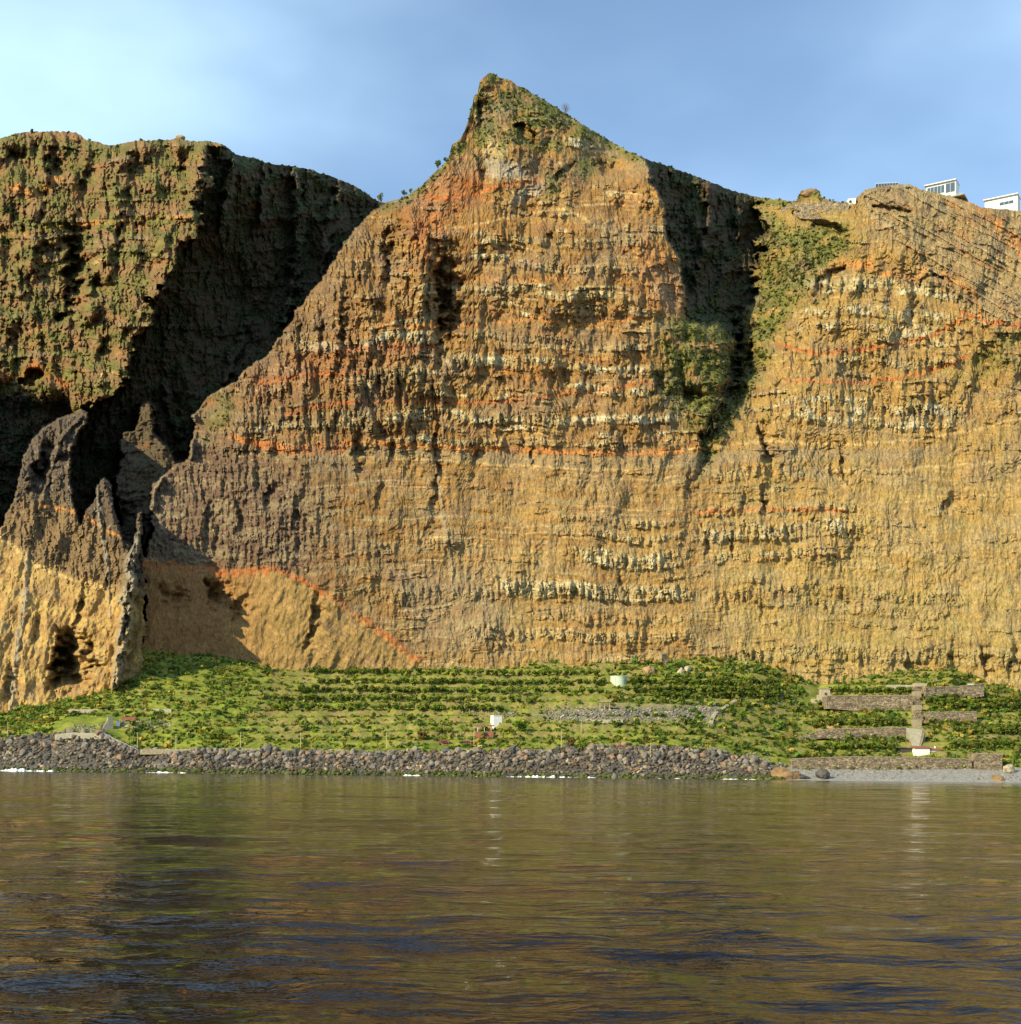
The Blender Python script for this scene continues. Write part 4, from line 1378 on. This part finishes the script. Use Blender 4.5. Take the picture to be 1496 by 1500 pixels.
for i, (u, v, h, s) in enumerate([(640, 1078, 5.5, 1.1), (660, 1079, 6, 1.2), (676, 1077, 6.5, 1.1), (707, 1083, 5, 1.0), (736, 1086, 5.5, 1.0), (650, 1072, 7, 1.2), (752, 1084, 4.5, .9)]):
    palm(u, v, h, s, 'small palm with drooping fronds in the garden by the white house')

# skyline trees
def on_cliff(u, v):
    c = int(np.clip(round((u - US[0]) / 1.6), 0, len(US) - 1))
    r = int(np.argmin(np.abs(V[:, c] - v)))
    return Vector((X[r + NB, c], Y[r + NB, c], Z[r + NB, c]))
for u, sc, pr, lab_ in ((641, .95, PINE, 'wind-bent pine on the crest below the summit'), (557, 1.25, PINE, 'dark pine standing in the saddle beside the gorge'), (592, .7, PINE, 'small dark tree on the ridge above the saddle'),
                        (602, .55, PINE, 'smallest tree on the ridge above the saddle'), (44, .95, BUSH, 'dark bush on the round top of the mountain'), (206, .8, BUSH, 'bush on the mountain crest by the stone cairn'), (132, .5, BUSH, 'tiny bush in the dip of the mountain crest'),
                        (1376, .55, PINE, 'small tree rising behind the glass-fronted villa')):
    p_ = on_cliff(u, sky_c(u))
    if u == 1376:
        p_ = p_ + Vector((0, 32, 4.5))
    plant_tree('crest_tree' if pr is PINE else 'crest_bush', pr, p_ + Vector((0, .5, -.6)), sc, lab_, 'tree' if pr is PINE else 'bush', None)
# leafless tree on the right shoulder of the peak
bt = empty('bare_tree', on_cliff(829, sky_c(829)) + Vector((0, 1, -.6)))
tube('trunk', [(0, 0, -.5), (.2, 0, 3), (0, 0, 5.5)], [.32, .24, .15], BARK, bt)
for k in range(16):
    a = k * 2.4
    h0 = 1.8 + .24 * k
    r = 4.6 - .16 * k
    br = tube('branch', [(0, 0, h0), (math.cos(a) * r * .5, math.sin(a) * r * .5, h0 + 2.2), (math.cos(a) * r * .85, math.sin(a) * r * .85, h0 + 5.0)], [.15, .11, .05], BARK, bt, 4)
    for j in range(5):
        f = .4 + .13 * j
        s0 = Vector((math.cos(a) * r * f, math.sin(a) * r * f, h0 + 4.8 * f))
        b2 = a + (j - 2) * .8
        tube('twig', [s0, s0 + Vector((math.cos(b2) * 1.1, math.sin(b2) * 1.1, 1.3))], [.07, .04], BARK, br, 3)
tag(bt, 'leafless tree on the sloping shoulder of the peak', 'tree')

# ------------------------------------------------------------------ large single rocks
def rock(name, u, v, size, label, seed, mat=BOULDER, squash=(1, .9, .9), cat='rock'):
    me = rock_mesh(name, seed, mat, 3, squash)
    o = bpy.data.objects.new(name, me)
    col.objects.link(o)
    p_ = on_ground(u, v)
    o.location = p_ + Vector((0, size * .3, size * squash[2] * .45))
    o.scale = (size,) * 3
    o.rotation_euler = (.1, .25, seed)
    return tag(o, label, cat)
BROWNR = simple_mat('brown_boulder', (0.30, 0.185, 0.085), .95, .3, .8, .3)
OCHR = simple_mat('ochre_rock', (0.20, 0.125, 0.055), .95, .45, .6, .4)
DKR = simple_mat('dark_wet_rock', (0.055, 0.05, 0.042), .7, .4, .8, .3)
rock('fallen_boulder', 949, 990, 5.4, 'large smooth brown boulder on the grass above the tank', 3, BROWNR, (1, .9, 1.05), 'boulder')
rock('fallen_rock', 995, 990, 4.2, 'pale blocky rock outcrop beyond the brown boulder', 5, RUIN, (1, .9, 1.0))
rock('fallen_rock', 1006, 984, 3.0, 'smaller pale rock leaning on the blocky outcrop', 8, RUIN, (1, .9, 1.2))
rock('shore_outcrop', 1148, 1140, 6.0, 'ochre brown rock outcrop where boulders end at the beach', 6, OCHR, (1.4, .8, .8))
rock('shore_outcrop', 1165, 1141, 4.2, 'small ochre rock beside the larger shore outcrop', 16, OCHR, (1.2, .8, .8))
rock('beach_rock', 1206, 1141, 4.6, 'dark upright rock casting a shadow on the grey beach', 9, DKR, (.95, .8, 1.05))
rock('beach_rock', 1180, 1141, 3.0, 'dark low rock between the outcrop and the upright rock', 19, DKR, (1.5, .8, .6))
rock('beach_rock', 1463, 1143, 3.6, 'brown rounded rock at the far end of the beach', 12, OCHR, (1.3, .8, .7))
rock('beach_rock', 1482, 1132, 4.6, 'pale boulder under the shaded sea wall', 13, RUIN, (1.2, .8, .8), 'boulder')

# ------------------------------------------------------------------ walls and paths
def wall(name, pts, label, mat=STONE, cope=True, dd=0.0, thick=None, cat='wall'):
    """Retaining wall through photograph points (u, top, bottom); solid back into the slope."""
    base = [on_ground(u, b0) for u, t, b0 in pts]
    Dm = [p_.y - 1.0 + dd for p_ in base]
    Df = np.polyval(np.polyfit([p[0] for p in pts], Dm, 1), [p[0] for p in pts]) if len(pts) > 1 else Dm
    Df = np.minimum(Df, min(Dm) + 3)
    uu = np.linspace(pts[0][0], pts[-1][0], max(2, int((pts[-1][0] - pts[0][0]) / 3) + 1))
    U_ = [p[0] for p in pts]
    fr, bk, vs_, fs = [], [], [], []
    for i, u in enumerate(uu):
        d = float(np.interp(u, U_, Df))
        vt = float(np.interp(u, U_, [p[1] for p in pts])) + .35 * random.uniform(-1, 1)
        vb = float(np.interp(u, U_, [p[2] for p in pts]))
        zt, zb = float(z_at(u, vt, d)), float(z_at(u, vb, d)) - 2.0
        th = thick or max(1.2, (zt - zb - 2) / .5)
        x = (u - CU) * d / F
        lean = .08 * (zt - zb)
        vs_ += [(x, d - lean, zb), (x, d - lean * .5 + .08 * random.uniform(-1, 1), zb + .5 * (zt - zb)), (x, d, zt), (x, d + th, zt + .05), (x, d + th, zb)]
        if i:
            a, b0 = (i - 1) * 5, i * 5
            for k in range(5):
                k2 = (k + 1) % 5
                fs.append((a + k, b0 + k, b0 + k2, a + k2))
    fs.append((0, 1, 2, 3, 4))
    fs.append(tuple(range(len(vs_) - 5, len(vs_)))[::-1])
    root = empty(name, vs_[len(vs_) // 10 * 5])
    m = mesh_obj('stonework', [Vector(v) - root.location for v in vs_], fs, mat, root)
    if cope:
        cv, cf = [], []
        for i in range(len(uu)):
            x, d, zt = vs_[i * 5 + 2]
            cv += [(x, d - .25, zt + .02), (x, d - .25, zt + .5), (x, d + .7, zt + .5), (x, d + .7, zt + .02)]
            if i:
                a, b0 = (i - 1) * 4, i * 4
                for k in range(4):
                    cf.append((a + k, b0 + k, b0 + (k + 1) % 4, a + (k + 1) % 4))
        cf += [(0, 1, 2, 3), tuple(range(len(cv) - 4, len(cv)))[::-1]]
        mesh_obj('coping', [Vector(v) - root.location for v in cv], cf, COPE, root)
    tag(root, label, cat)
    return root
wall('stone_wall', [(1210,1020,1034),(1260,1020,1038),(1336,1019,1041)], 'tall dry-stone wall of the upper terrace beside the stone stair tower')
wall('stone_wall', [(1166,1082,1084),(1205,1069,1077),(1240,1068,1080),(1328,1066,1083)], 'long dry-stone wall of the middle terrace with sloping end')
wall('stone_wall', [(1356,1044,1057),(1430,1043,1060)], 'stone wall across the stair tower from the long walls')
wall('sea_wall', [(1160,1112,1126),(1250,1109,1125),(1340,1110,1126),(1424,1113,1126)], 'low pale sea wall behind the grey beach', STONE)
wall('sea_wall', [(1428,1104,1126),(1468,1106,1127)], 'taller dark sea wall at the end of the beach', STONE)
wall('stone_wall', [(1355,1008,1022),(1400,1006,1022),(1440,1002,1016)], 'shaded stone wall at the cliff foot', STONE)
wall('terrace_wall', [(1290,1004,1007),(1342,1003,1006)], 'thin pale terrace edge above the upper stone wall', CONC, False)
wall('path_wall', [(80,1076,1080),(100,1073,1077),(148,1074,1079)], 'pale concrete path edge on the rubble bank', CONC, False, 0, 2.5)
wall('path_wall', [(100,1039,1041),(180,1038.5,1040.5),(250,1038.5,1040.5)], 'thin ochre path line across the green slope', CONC, False, 0, 1.5)
wall('shore_path', [(740,1097,1100),(800,1098,1101),(860,1102,1105)], 'pale path edge above the dark boulders below the dry bush', COPE, False, 3.0, 2.5)
wall('shore_path', [(205,1098,1101),(330,1096,1099),(460,1097,1100),(600,1098,1101),(738,1097,1100)], 'long earth path edge above the rubble bank', COPE, False, 3.0, 2.0)
wall('low_wall', [(177,1050,1055),(198,1050,1055)], 'short reddish brick wall on the green slope', ROOFR, False, 0, 1.2)
wall('path_wall', [(866,1054.5,1057),(912,1054,1057)], 'thin pale ledge below the grey scree', CONC, False, 0, 1.5)

def px_m(p_):
    return p_.y / F
def block(name, u0, u1, vt, vb, depth, mat, label, cat, rz=0.0, part='wall', roof=None, extra=None):
    """A small building: walls, roof slab, door and windows."""
    c = on_ground((u0 + u1) / 2, vb)
    k = px_m(c)
    w, h = (u1 - u0) * k, (vb - vt) * k
    root = empty(name, c + Vector((0, depth / 2, .7)), rz)
    bev_box(part, (0, 0, -2.5), (w, depth, h + 2.5), mat, root)
    if roof:
        bev_box('roof', (0, 0, h + .005), (w + .5, depth + .5, .35), roof, root)
    tag(root, label, cat)
    return root, w, h
r_, w, h = block('white_house', 719.5, 733, 1050, 1064.5, 6, WHITE, 'small white cube house among palms below the orchard', 'house', .35, roof=WHITE)
bev_box('door', (1.6, -3.02, .1), (1.0, .12, 2.0), DARKW, r_, .02)
sh = empty('terrace_shelter', on_ground(709, 1073))
k = px_m(sh.location)
for dx in (-4.5, 0, 4.5):
    bev_box('post', (dx, -.8, -1), (.28, .28, 5.2), WHITE, sh, .03)
    bev_box('post', (dx, 3.2, -1), (.28, .28, 5.6), WHITE, sh, .03)
rf = mesh_obj('roof', [(-6.5, -1.8, 4.1), (6.5, -1.8, 4.1), (6.5, 4.4, 4.9), (-6.5, 4.4, 4.9), (-6.5, -1.8, 4.4), (6.5, -1.8, 4.4), (6.5, 4.4, 5.2), (-6.5, 4.4, 5.2)], [(3, 2, 1, 0), (4, 5, 6, 7), (0, 1, 5, 4), (1, 2, 6, 5), (2, 3, 7, 6), (3, 0, 4, 7)], ROOFR, sh)
tag(sh, 'open shelter with a red sloping roof beside the white house', 'shelter')
wall('low_wall', [(696,1072,1076),(722,1071.5,1076)], 'low reddish wall under the open shelter', ROOFR, False, -3, 1.0)

# water tank
tk = empty('water_tank', on_ground(906, 1006) + Vector((0, 6, 1.6)))
def ring(name, r0, r1, z0, z1, mat, parent, n=40, dome=0.0):
    vs_, fs = [], []
    for i in range(n):
        a = 2 * math.pi * i / n
        vs_ += [(r0 * math.cos(a), r0 * math.sin(a), z0), (r1 * math.cos(a), r1 * math.sin(a), z1)]
    for i in range(n):
        j = (i + 1) % n
        fs.append((2 * i, 2 * j, 2 * j + 1, 2 * i + 1))
    vs_ += [(0, 0, z1 + dome), (0, 0, z0)]
    for i in range(n):
        j = (i + 1) % n
        fs += [(2 * i + 1, 2 * j + 1, len(vs_) - 2), (2 * j, 2 * i, len(vs_) - 1)]
    return mesh_obj(name, vs_, fs, mat, parent, smooth=False)
ring('tank_wall', 6.1, 6.1, -5, 6.0, TANKG, tk)
ring('rim', 6.35, 6.35, 5.75, 6.25, TANKG, tk)
ring('lid', 6.0, 6.0, 6.26, 6.4, METAL, tk, dome=.35)
tube('pipe', [(-3, -5.9, -1), (-3, -6.0, 3), (-3, -5.2, 6.5)], [.12, .12, .12], METAL, tk)
tag(tk, 'pale green round water tank on the slope below the cliff', 'water tank')

# red-roofed house by the beach
hb = empty('beach_house', on_ground(1360, 1107) + Vector((0, 4, 0)), .08)
bev_box('wall', (-4.2, 0, -1.5), (10.5, 6, 6.3), WHITE, hb)
bev_box('wall', (5.6, .6, -1.5), (9.0, 5, 5.2), WHITE, hb)
def gable(name, x0, x1, y0, y1, z0, z1, mat, parent):
    ym = (y0 + y1) / 2
    mesh_obj(name, [(x0, y0, z0), (x1, y0, z0), (x1, ym, z1), (x0, ym, z1), (x0, y1, z0), (x1, y1, z0), (x0, y0, z0 - .25), (x1, y0, z0 - .25), (x0, y1, z0 - .25), (x1, y1, z0 - .25)],
             [(0, 1, 2, 3), (3, 2, 5, 4), (6, 7, 1, 0), (4, 5, 9, 8), (0, 3, 4, 8, 6), (1, 7, 9, 5, 2), (6, 8, 9, 7)], mat, parent)
gable('roof', -9.9, 1.4, -3.6, 3.6, 5.05, 6.4, ROOFR, hb)
gable('roof', 1.45, 10.6, -2.6, 3.8, 3.95, 5.2, ROOFR, hb)
for x, y, w, h, z in ((3.2, -1.95, 1.3, 1.3, 1.4), (6.2, -1.95, 1.3, 1.3, 1.4), (8.6, -1.95, 1.0, 2.3, .1)):
    f_ = bev_box('window' if h < 2 else 'door', (x, y, z), (w, .12, h), DARKW, hb, .02)
    if h < 2:
        bev_box('pane', (x, y - .07, z + .12), (w - .24, .06, h - .24), GLASS, f_, 0)
bev_box('chimney', (6.0, .6, 4.6), (.8, .8, 1.8), WHITE, hb)
tag(hb, 'low white house with a red roof behind the sea wall', 'house')
shd = empty('shed', on_ground(1325, 1104) + Vector((0, 3, 0)))
bev_box('wall', (0, 0, -1), (10, 5, 4.6), DARKW, shd)
bev_box('roof', (0, -.3, 3.61), (11.2, 6.4, .4), STONE, shd)
bev_box('door', (-2, -2.55, 0), (1.6, .15, 2.4), STONE, shd, .02)
tag(shd, 'dark flat-roofed shed beside the red-roofed house', 'shed')
# stair tower: stacked masonry steps going up the slope, and the fan-shaped ramp below
stt = empty('stair_tower', on_ground(1344, 1066))
for i in range(9):
    vb, vt = 1066 - 7 * i, 1066 - 7 * (i + 1)
    if vt < 1002:
        break
    p_ = on_ground(1344 + 1.2 * math.sin(i), vb)
    w = (11.5 - .2 * i + 3 * math.sin(i * 2.1)) * px_m(p_)
    lz = p_ - stt.location
    bev_box('step', (lz.x, lz.y + 3.2, lz.z - 2.5), (w, 7, 8.2), STONE if i % 3 else COPE, stt, .1)
p_ = on_ground(1344, 1010) - stt.location
bev_box('step', (p_.x + 1.5, p_.y + 1.5, p_.z - 2), (9.5, 5, 6.5), RUIN, stt, .1)
tag(stt, 'stone stair tower climbing between the walled terraces', 'stair')
rp = empty('fan_ramp', on_ground(1342, 1094))
k = px_m(rp.location)
T = lambda u, v, d: Vector(((u - CU) * (rp.location.y + d) / F, rp.location.y + d, float(z_at(u, v, rp.location.y + d)))) - rp.location
mesh_obj('ramp_slab', [T(1337, 1096, -1.5), T(1346, 1096, -1.5), T(1351, 1069, 4), T(1327, 1066, 4), T(1337, 1100, 5), T(1346, 1100, 5), T(1351, 1085, 10), T(1327, 1085, 10)],
         [(0, 1, 2, 3), (7, 6, 5, 4), (0, 4, 5, 1), (1, 5, 6, 2), (2, 6, 7, 3), (3, 7, 4, 0)], CONC, rp)
mesh_obj('side_wall', [T(1346, 1097, -2), T(1348, 1097, -2), T(1355, 1070, 4), T(1352, 1066, 4), T(1346, 1099, 3), T(1348, 1099, 3), T(1355, 1085, 9), T(1352, 1085, 9)],
         [(0, 1, 2, 3), (7, 6, 5, 4), (0, 4, 5, 1), (1, 5, 6, 2), (2, 6, 7, 3), (3, 7, 4, 0)], COPE, rp)
tag(rp, 'fan-shaped concrete ramp above the red-roofed house', 'ramp')

# ruined hut and other small buildings
ru = empty('ruined_hut', on_ground(1202, 1031))
for x, y, w, d, h in ((-4.2, 1, 6, 3.5, 3.5), (-1, 2.5, 3, 3, 6.5), (3.2, 3.2, 7.5, 4.5, 11.2)):
    bev_box('wall', (x, y, -1.5), (w, d, h + 1.5), RUIN, ru, .12, top=(.93, .93))
bev_box('roof', (3.2, 3.2, 11.0), (8.2, 5.2, .5), RUIN, ru, .1)
for x in (3.0, 6.2):
    bev_box('post', (x, -.6, -1), (.35, .35, 6.5), POSTM, ru, .03)
bev_box('opening', (3.6, .93, 6.3), (1.8, .14, 1.8), DARKW, ru, .02)
tag(ru, 'cream ruined stone hut at the end of the upper wall', 'ruin')
r_, w, h = block('white_hut', 1248, 1262, 980, 990.5, 6, WHITE, 'small white hut against the cliff foot', 'hut', -.15, roof=CONC)
bev_box('door', (1.2, -3.03, 0), (1.0, .12, 2.0), DARKW, r_, .02)
r_, w, h = block('stone_hut', 1139, 1150, 1017, 1024, 4, RUIN, 'tiny pale stone hut at the end of the grove', 'hut', .2, roof=CONC)
r_, w, h = block('concrete_gable', 156, 164, 1052, 1068, 2.2, CONC, 'pale pointed concrete wall at the end of the shore path', 'wall', .5)
ru2 = r_
mesh_obj('buttress', [(-1.7, -1, -1), (-1.7, 1, -1), (-5.5, 1, -1), (-5.5, -1, -1), (-1.7, -1, 5.5), (-1.7, 1, 5.5)], [(0, 1, 5, 4), (0, 4, 3), (1, 2, 5), (2, 3, 4, 5), (3, 2, 1, 0)], CONC, ru2)
r_, w, h = block('white_box', 169, 174, 1057.5, 1064.5, 2.2, WHITE, 'small white box beside the pale concrete wall', 'box', .3, roof=CONC)
r_, w, h = block('utility_hut', 1416, 1426, 1003, 1008, 3, WHITE, 'tiny white box on top of the shaded wall', 'box', .0, roof=CONC)

# concrete stair (two flights)
cs = empty('concrete_stair', on_ground(1042, 1064))
def flight(pts, n, w):
    for i in range(n):
        t = i / n
        u = float(np.interp(t, np.linspace(0, 1, len(pts)), [p[0] for p in pts]))
        v = float(np.interp(t, np.linspace(0, 1, len(pts)), [p[1] for p in pts]))
        p2 = on_ground(u, v) - cs.location
        bev_box('step', (p2.x, p2.y, p2.z - .3), (w, 2.2, 1.5), CONC, cs, .05)
flight([(1040, 1064), (1042, 1055), (1046, 1047)], 12, 2.8)
flight([(1047, 1046), (1062, 1036), (1078, 1026)], 16, 2.2)
tag(cs, 'pale concrete stair with two flights beside the scree', 'stair')
# long ramp with a rail on the rubble bank
rl = empty('stair_rail', on_ground(152, 1078))
a_, b_2 = on_ground(153, 1078) - rl.location, on_ground(205, 1103) - rl.location
for i in range(9):
    q = a_.lerp(b_2, i / 8)
    bev_box('post', (q.x, q.y - 1.5, q.z - 1.0), (.16, .16, 2.6), METAL, rl, .02)
for dz in (.8, 1.5):
    tube('handrail', [a_ + Vector((0, -1.5, dz)), b_2 + Vector((0, -1.5, dz))], [.11, .11], METAL, rl, 5)
mesh_obj('slab', [a_ + Vector((0, -2.2, -.1)), b_2 + Vector((0, -2.2, -.1)), b_2 + Vector((0, .4, .1)), a_ + Vector((0, .4, .1)), a_ + Vector((0, -2.2, -1.5)), b_2 + Vector((0, -2.2, -1.5)), b_2 + Vector((0, .4, -1.5)), a_ + Vector((0, .4, -1.5))],
         [(3, 2, 1, 0), (4, 5, 6, 7), (0, 1, 5, 4), (1, 2, 6, 5), (2, 3, 7, 6), (3, 0, 4, 7)], CONC, rl)
tag(rl, 'sloping ramp with a metal rail down the rubble bank', 'ramp')

# poles along the shore path
for u, vt, vb, lab_ in ((11, 1058, 1079, 'thin pale pole on the green slope under the tuff spur'), (201, 1073, 1099, 'thin pale pole at the foot of the railed ramp'), (257.5, 1078, 1105, 'pale pole standing lowest on the rubble bank'),
                        (352, 1073, 1098, None), (440, 1073, 1098, None), (566, 1073, 1098, None), (694, 1065, 1093, 'thin pole in front of the open shelter'), (822, 1070, 1098, 'yellowish pole beside the round dry bush'),
                        (851, 1055, 1075, 'pole just above the round dry bush'), (953, 1088, 1110, 'pole standing among the loose grey boulders'), (1335, 1020, 1033, 'short pole against the tall upper stone wall'), (1294, 1067, 1082, 'short pole against the middle stone wall')):
    p_ = on_ground(u, vb)
    h = (vb - vt) * px_m(p_)
    pr = empty('wooden_pole', p_)
    tube('pole', [(0, 0, -1), (0, 0, h * .5), (0, 0, h)], [.26, .22, .18], POSTM, pr, 6)
    bev_box('arm', (0, 0, h - .5), (1.3, .2, .2), POSTM, pr, .02)
    tag(pr, lab_ or 'thin pale pole on the shore path below the orchard slope', 'pole', 'poles along the shore')
# pergola and fence frames
pg = empty('pergola', on_ground(885, 1040))
for x in (-3.2, 0, 3.2):
    bev_box('post', (x, 0, -1), (.3, .3, 6.6), POSTM, pg, .03)
    bev_box('post', (x, 4, -1), (.3, .3, 6.6), POSTM, pg, .03)
bev_box('canopy', (0, 2, 5.5), (8.6, 5.6, .7), RUIN, pg, .06)
tag(pg, 'small pergola with a pale canopy above the scree', 'pergola')
fr_ = empty('post_fence', on_ground(700, 1042))
for i in range(12):
    u = 677 + i * 4.8
    v = 1046 - (u - 677) * .19
    p_ = on_ground(u, v) - fr_.location
    bev_box('post', (p_.x, p_.y, p_.z - .6), (.26, .26, 3.8), POSTM, fr_, .03)
    if i:
        tube('rail', [last + Vector((0, 0, 2.9)), p_ + Vector((0, 0, 2.9))], [.12, .12], POSTM, fr_, 5)
    last = p_
tag(fr_, 'wooden post and rail fence climbing behind the white house', 'fence')
for i, (u, v) in enumerate(((668, 1052), (672, 1050))):
    pass

# ------------------------------------------------------------------ on the crest of the headland
def villa(name, u0, u1, vt, vb, back, label, roofdrop, panes, skew):
    c = on_cliff((u0 + u1) / 2, sky_c((u0 + u1) / 2))
    d = c.y + back
    k = d / F
    w = (u1 - u0) * k
    zt, zb = float(z_at((u0 + u1) / 2, vt, d)), float(z_at((u0 + u1) / 2, vb, d))
    root = empty(name, (((u0 + u1) / 2 - CU) * k, d + 6, zb), skew)
    h = zt - zb
    bev_box('wall', (0, 0, -6), (w, 12, h + 6 - .6), WHITE, root)
    bev_box('roof', (-.3, -.8, h - .6), (w + 1.6, 14.5, .8), WHITE, root, .05)
    for x0, x1, z0, z1 in panes:
        f_ = bev_box('window', ((x0 + x1) / 2 * w, -6.05, z0 * h), ((x1 - x0) * w, .2, (z1 - z0) * h), METAL, root, .02)
        n_ = max(1, int((x1 - x0) * w / 3))
        for i in range(n_):
            a = (x0 + (x1 - x0) * (i + .5) / n_) * w
            bev_box('pane', (a, -6.2, z0 * h + .12), ((x1 - x0) * w / n_ - .3, .08, (z1 - z0) * h - .24), GLASS, f_, 0)
    tag(root, label, 'villa')
    return root, w, h
v1, w1, h1 = villa('villa', 1353, 1396, 267, 288, 10, 'white flat-roofed villa with a wide glass front on the headland crest', 0, [(-.46, .12, .28, .82), (.16, .47, .2, .85)], -.55)
bev_box('terrace_deck', (w1 * .45, -2, -3.5), (w1 * .7, 16, 1.2), CONC, v1)
tube('handrail', [(w1 * .12, -9.8, -1.3), (w1 * .79, -9.8, -1.3)], [.07, .07], METAL, v1, 5)
v2, w2, h2 = villa('villa', 1440, 1486, 288, 308, 10, 'plain white villa with one narrow window at the headland edge', 0, [(-.05, .38, .38, .62)], -.55)
bev_box('side_wing', (-w2 * .62, 1, -4), (w2 * .5, 9, h2 * .55 + 4), WHITE, v2)
bev_box('pane', (-w2 * .62, -3.55, h2 * .2), (w2 * .4, .1, h2 * .22), GLASS, v2, 0)
gr = empty('glass_balustrade', on_cliff(1298, sky_c(1298)) + Vector((0, 1.5, 0)))
k = gr.location.y / F
for i in range(9):
    u = 1284 + i * 4.2
    z = float(z_at(u, 275 - (u - 1284) * .05, gr.location.y)) - gr.location.z
    bev_box('post', ((u - 1298) * k, 0, z - 3), (.2, .2, 7.2), METAL, gr, .02)
    if i < 8:
        bev_box('pane', ((u + 2.1 - 1298) * k, 0, z - .5), (4.2 * k - .25, .06, 3.9), GLASS, gr, 0)
        bev_box('rail', ((u + 2.1 - 1298) * k, 0, z + 3.9), (4.2 * k, .22, .22), WHITE, gr, .02)
tag(gr, 'glass balustrade with a white rail on the cliff edge', 'balustrade')
# retaining wall and lookout below the knob
def cliff_wall(name, pts, label, mat, out=3.0, cat='wall'):
    ps = [(u, vt, vb, on_cliff(u, (vt + vb) / 2).y) for u, vt, vb in pts]
    d = min(p[3] for p in ps) - out
    dm = np.polyval(np.polyfit([p[0] for p in ps], [p[3] for p in ps], 1), [p[0] for p in ps]) - out
    vs_, fs = [], []
    for i, (u, vt, vb, _) in enumerate(ps):
        dd = float(dm[i])
        x0, _, z0 = to_world(u, vb, dd)
        x1, _, z1 = to_world(u, vt, dd)
        vs_ += [(float(x0), dd, float(z0) - 3), (float(x1), dd, float(z1)), (float(x1), dd + 14, float(z1)), (float(x0), dd + 14, float(z0) - 3)]
        if i:
            a, b0 = (i - 1) * 4, i * 4
            for k_ in range(4):
                fs.append((a + k_, b0 + k_, b0 + (k_ + 1) % 4, a + (k_ + 1) % 4))
    fs += [(0, 1, 2, 3), tuple(range(len(vs_) - 4, len(vs_)))[::-1]]
    root = empty(name, vs_[0])
    mesh_obj('stonework', [Vector(v) - root.location for v in vs_], fs, mat, root)
    tag(root, label, cat)
cliff_wall('crest_wall', [(1146,304,312),(1160,299,314),(1190,297,316),(1220,296,314),(1244,297,308)], 'long brown retaining wall below the rock knob on the crest', STONE, 2.0)
cliff_wall('white_parapet', [(1243,291,300),(1254,290,299)], 'small white parapet at the end of the crest wall', WHITE, 2.0)
kb_ = bpy.data.objects.new('rock_outcrop', rock_mesh('rock_outcrop', 77, OCHR, 3, (1.25, .9, .85)))
col.objects.link(kb_)
kb_.location = on_cliff(1185, 284) + Vector((0, 3, 0))
kb_.scale = (8.5, 8.5, 8.5)
tag(kb_, 'rounded rock knob above the retaining wall on the crest', 'rock')
cn = bpy.data.objects.new('stone_cairn', rock_mesh('stone_cairn', 78, RUIN, 2, (1.3, .9, .7)))
col.objects.link(cn)
cn.location = on_cliff(264, sky_c(264)) + Vector((0, 1, .8))
cn.scale = (4, 4, 4)
tag(cn, 'pale stone heap on the mountain crest', 'rock')

# ------------------------------------------------------------------ surf
FOAM = simple_mat('foam', (0.78, 0.80, 0.80), .6, .15, 1.5, .1)
for u0, u1, k, lab_ in ((-60, 92, 1.0, 'white surf breaking on the rubble below the concrete path'), (212, 275, .6, 'short strip of surf under the wooden poles'), (590, 622, .5, 'small patch of foam under the rubble bank'), (690, 708, .4, 'tiny fleck of foam beside the long surf strip'), (730, 880, .9, 'long strip of white surf below the dark boulders'),
                    (960, 1000, .35, 'faint foam flecks under the loose boulders'), (1055, 1110, .5, 'patch of foam beside the ochre outcrop')):
    us_ = np.arange(u0, u1, .6)
    vs_, fs = [], []
    for i, u in enumerate(us_):
        e = math.sin(math.pi * (i + .5) / len(us_)) ** .5
        nz = float(fbm(np.array(u / 11.0), np.array(1.7), 3, 401))
        nf = float(fbm(np.array(u / 2.6), np.array(5.7), 3, 405))
        a_h = k * e * max(0, .75 + 1.6 * nz + .9 * nf)
        d0 = float(D_SHORE(u)) - 2.0 - 6 * k * e * (.5 + nz)
        x = lambda d: (u - CU) * d / F
        hh = -.25 + 1.5 * a_h
        vs_ += [(x(d0), d0, -.4), (x(d0 + .4), d0 + .4 + .5 * nf, hh * .6), (x(d0 + 1.4), d0 + 1.4, hh), (x(d0 + 3.5), d0 + 3.5 + nf, hh * .5), (x(d0 + 4.5), d0 + 4.5, -.4)]
        if i:
            for q in range(4):
                a = (i - 1) * 5 + q
                fs.append((a, a + 5, a + 6, a + 1))
    o = mesh_obj('surf', vs_, fs, FOAM, None, True)
    stuff(o, lab_)
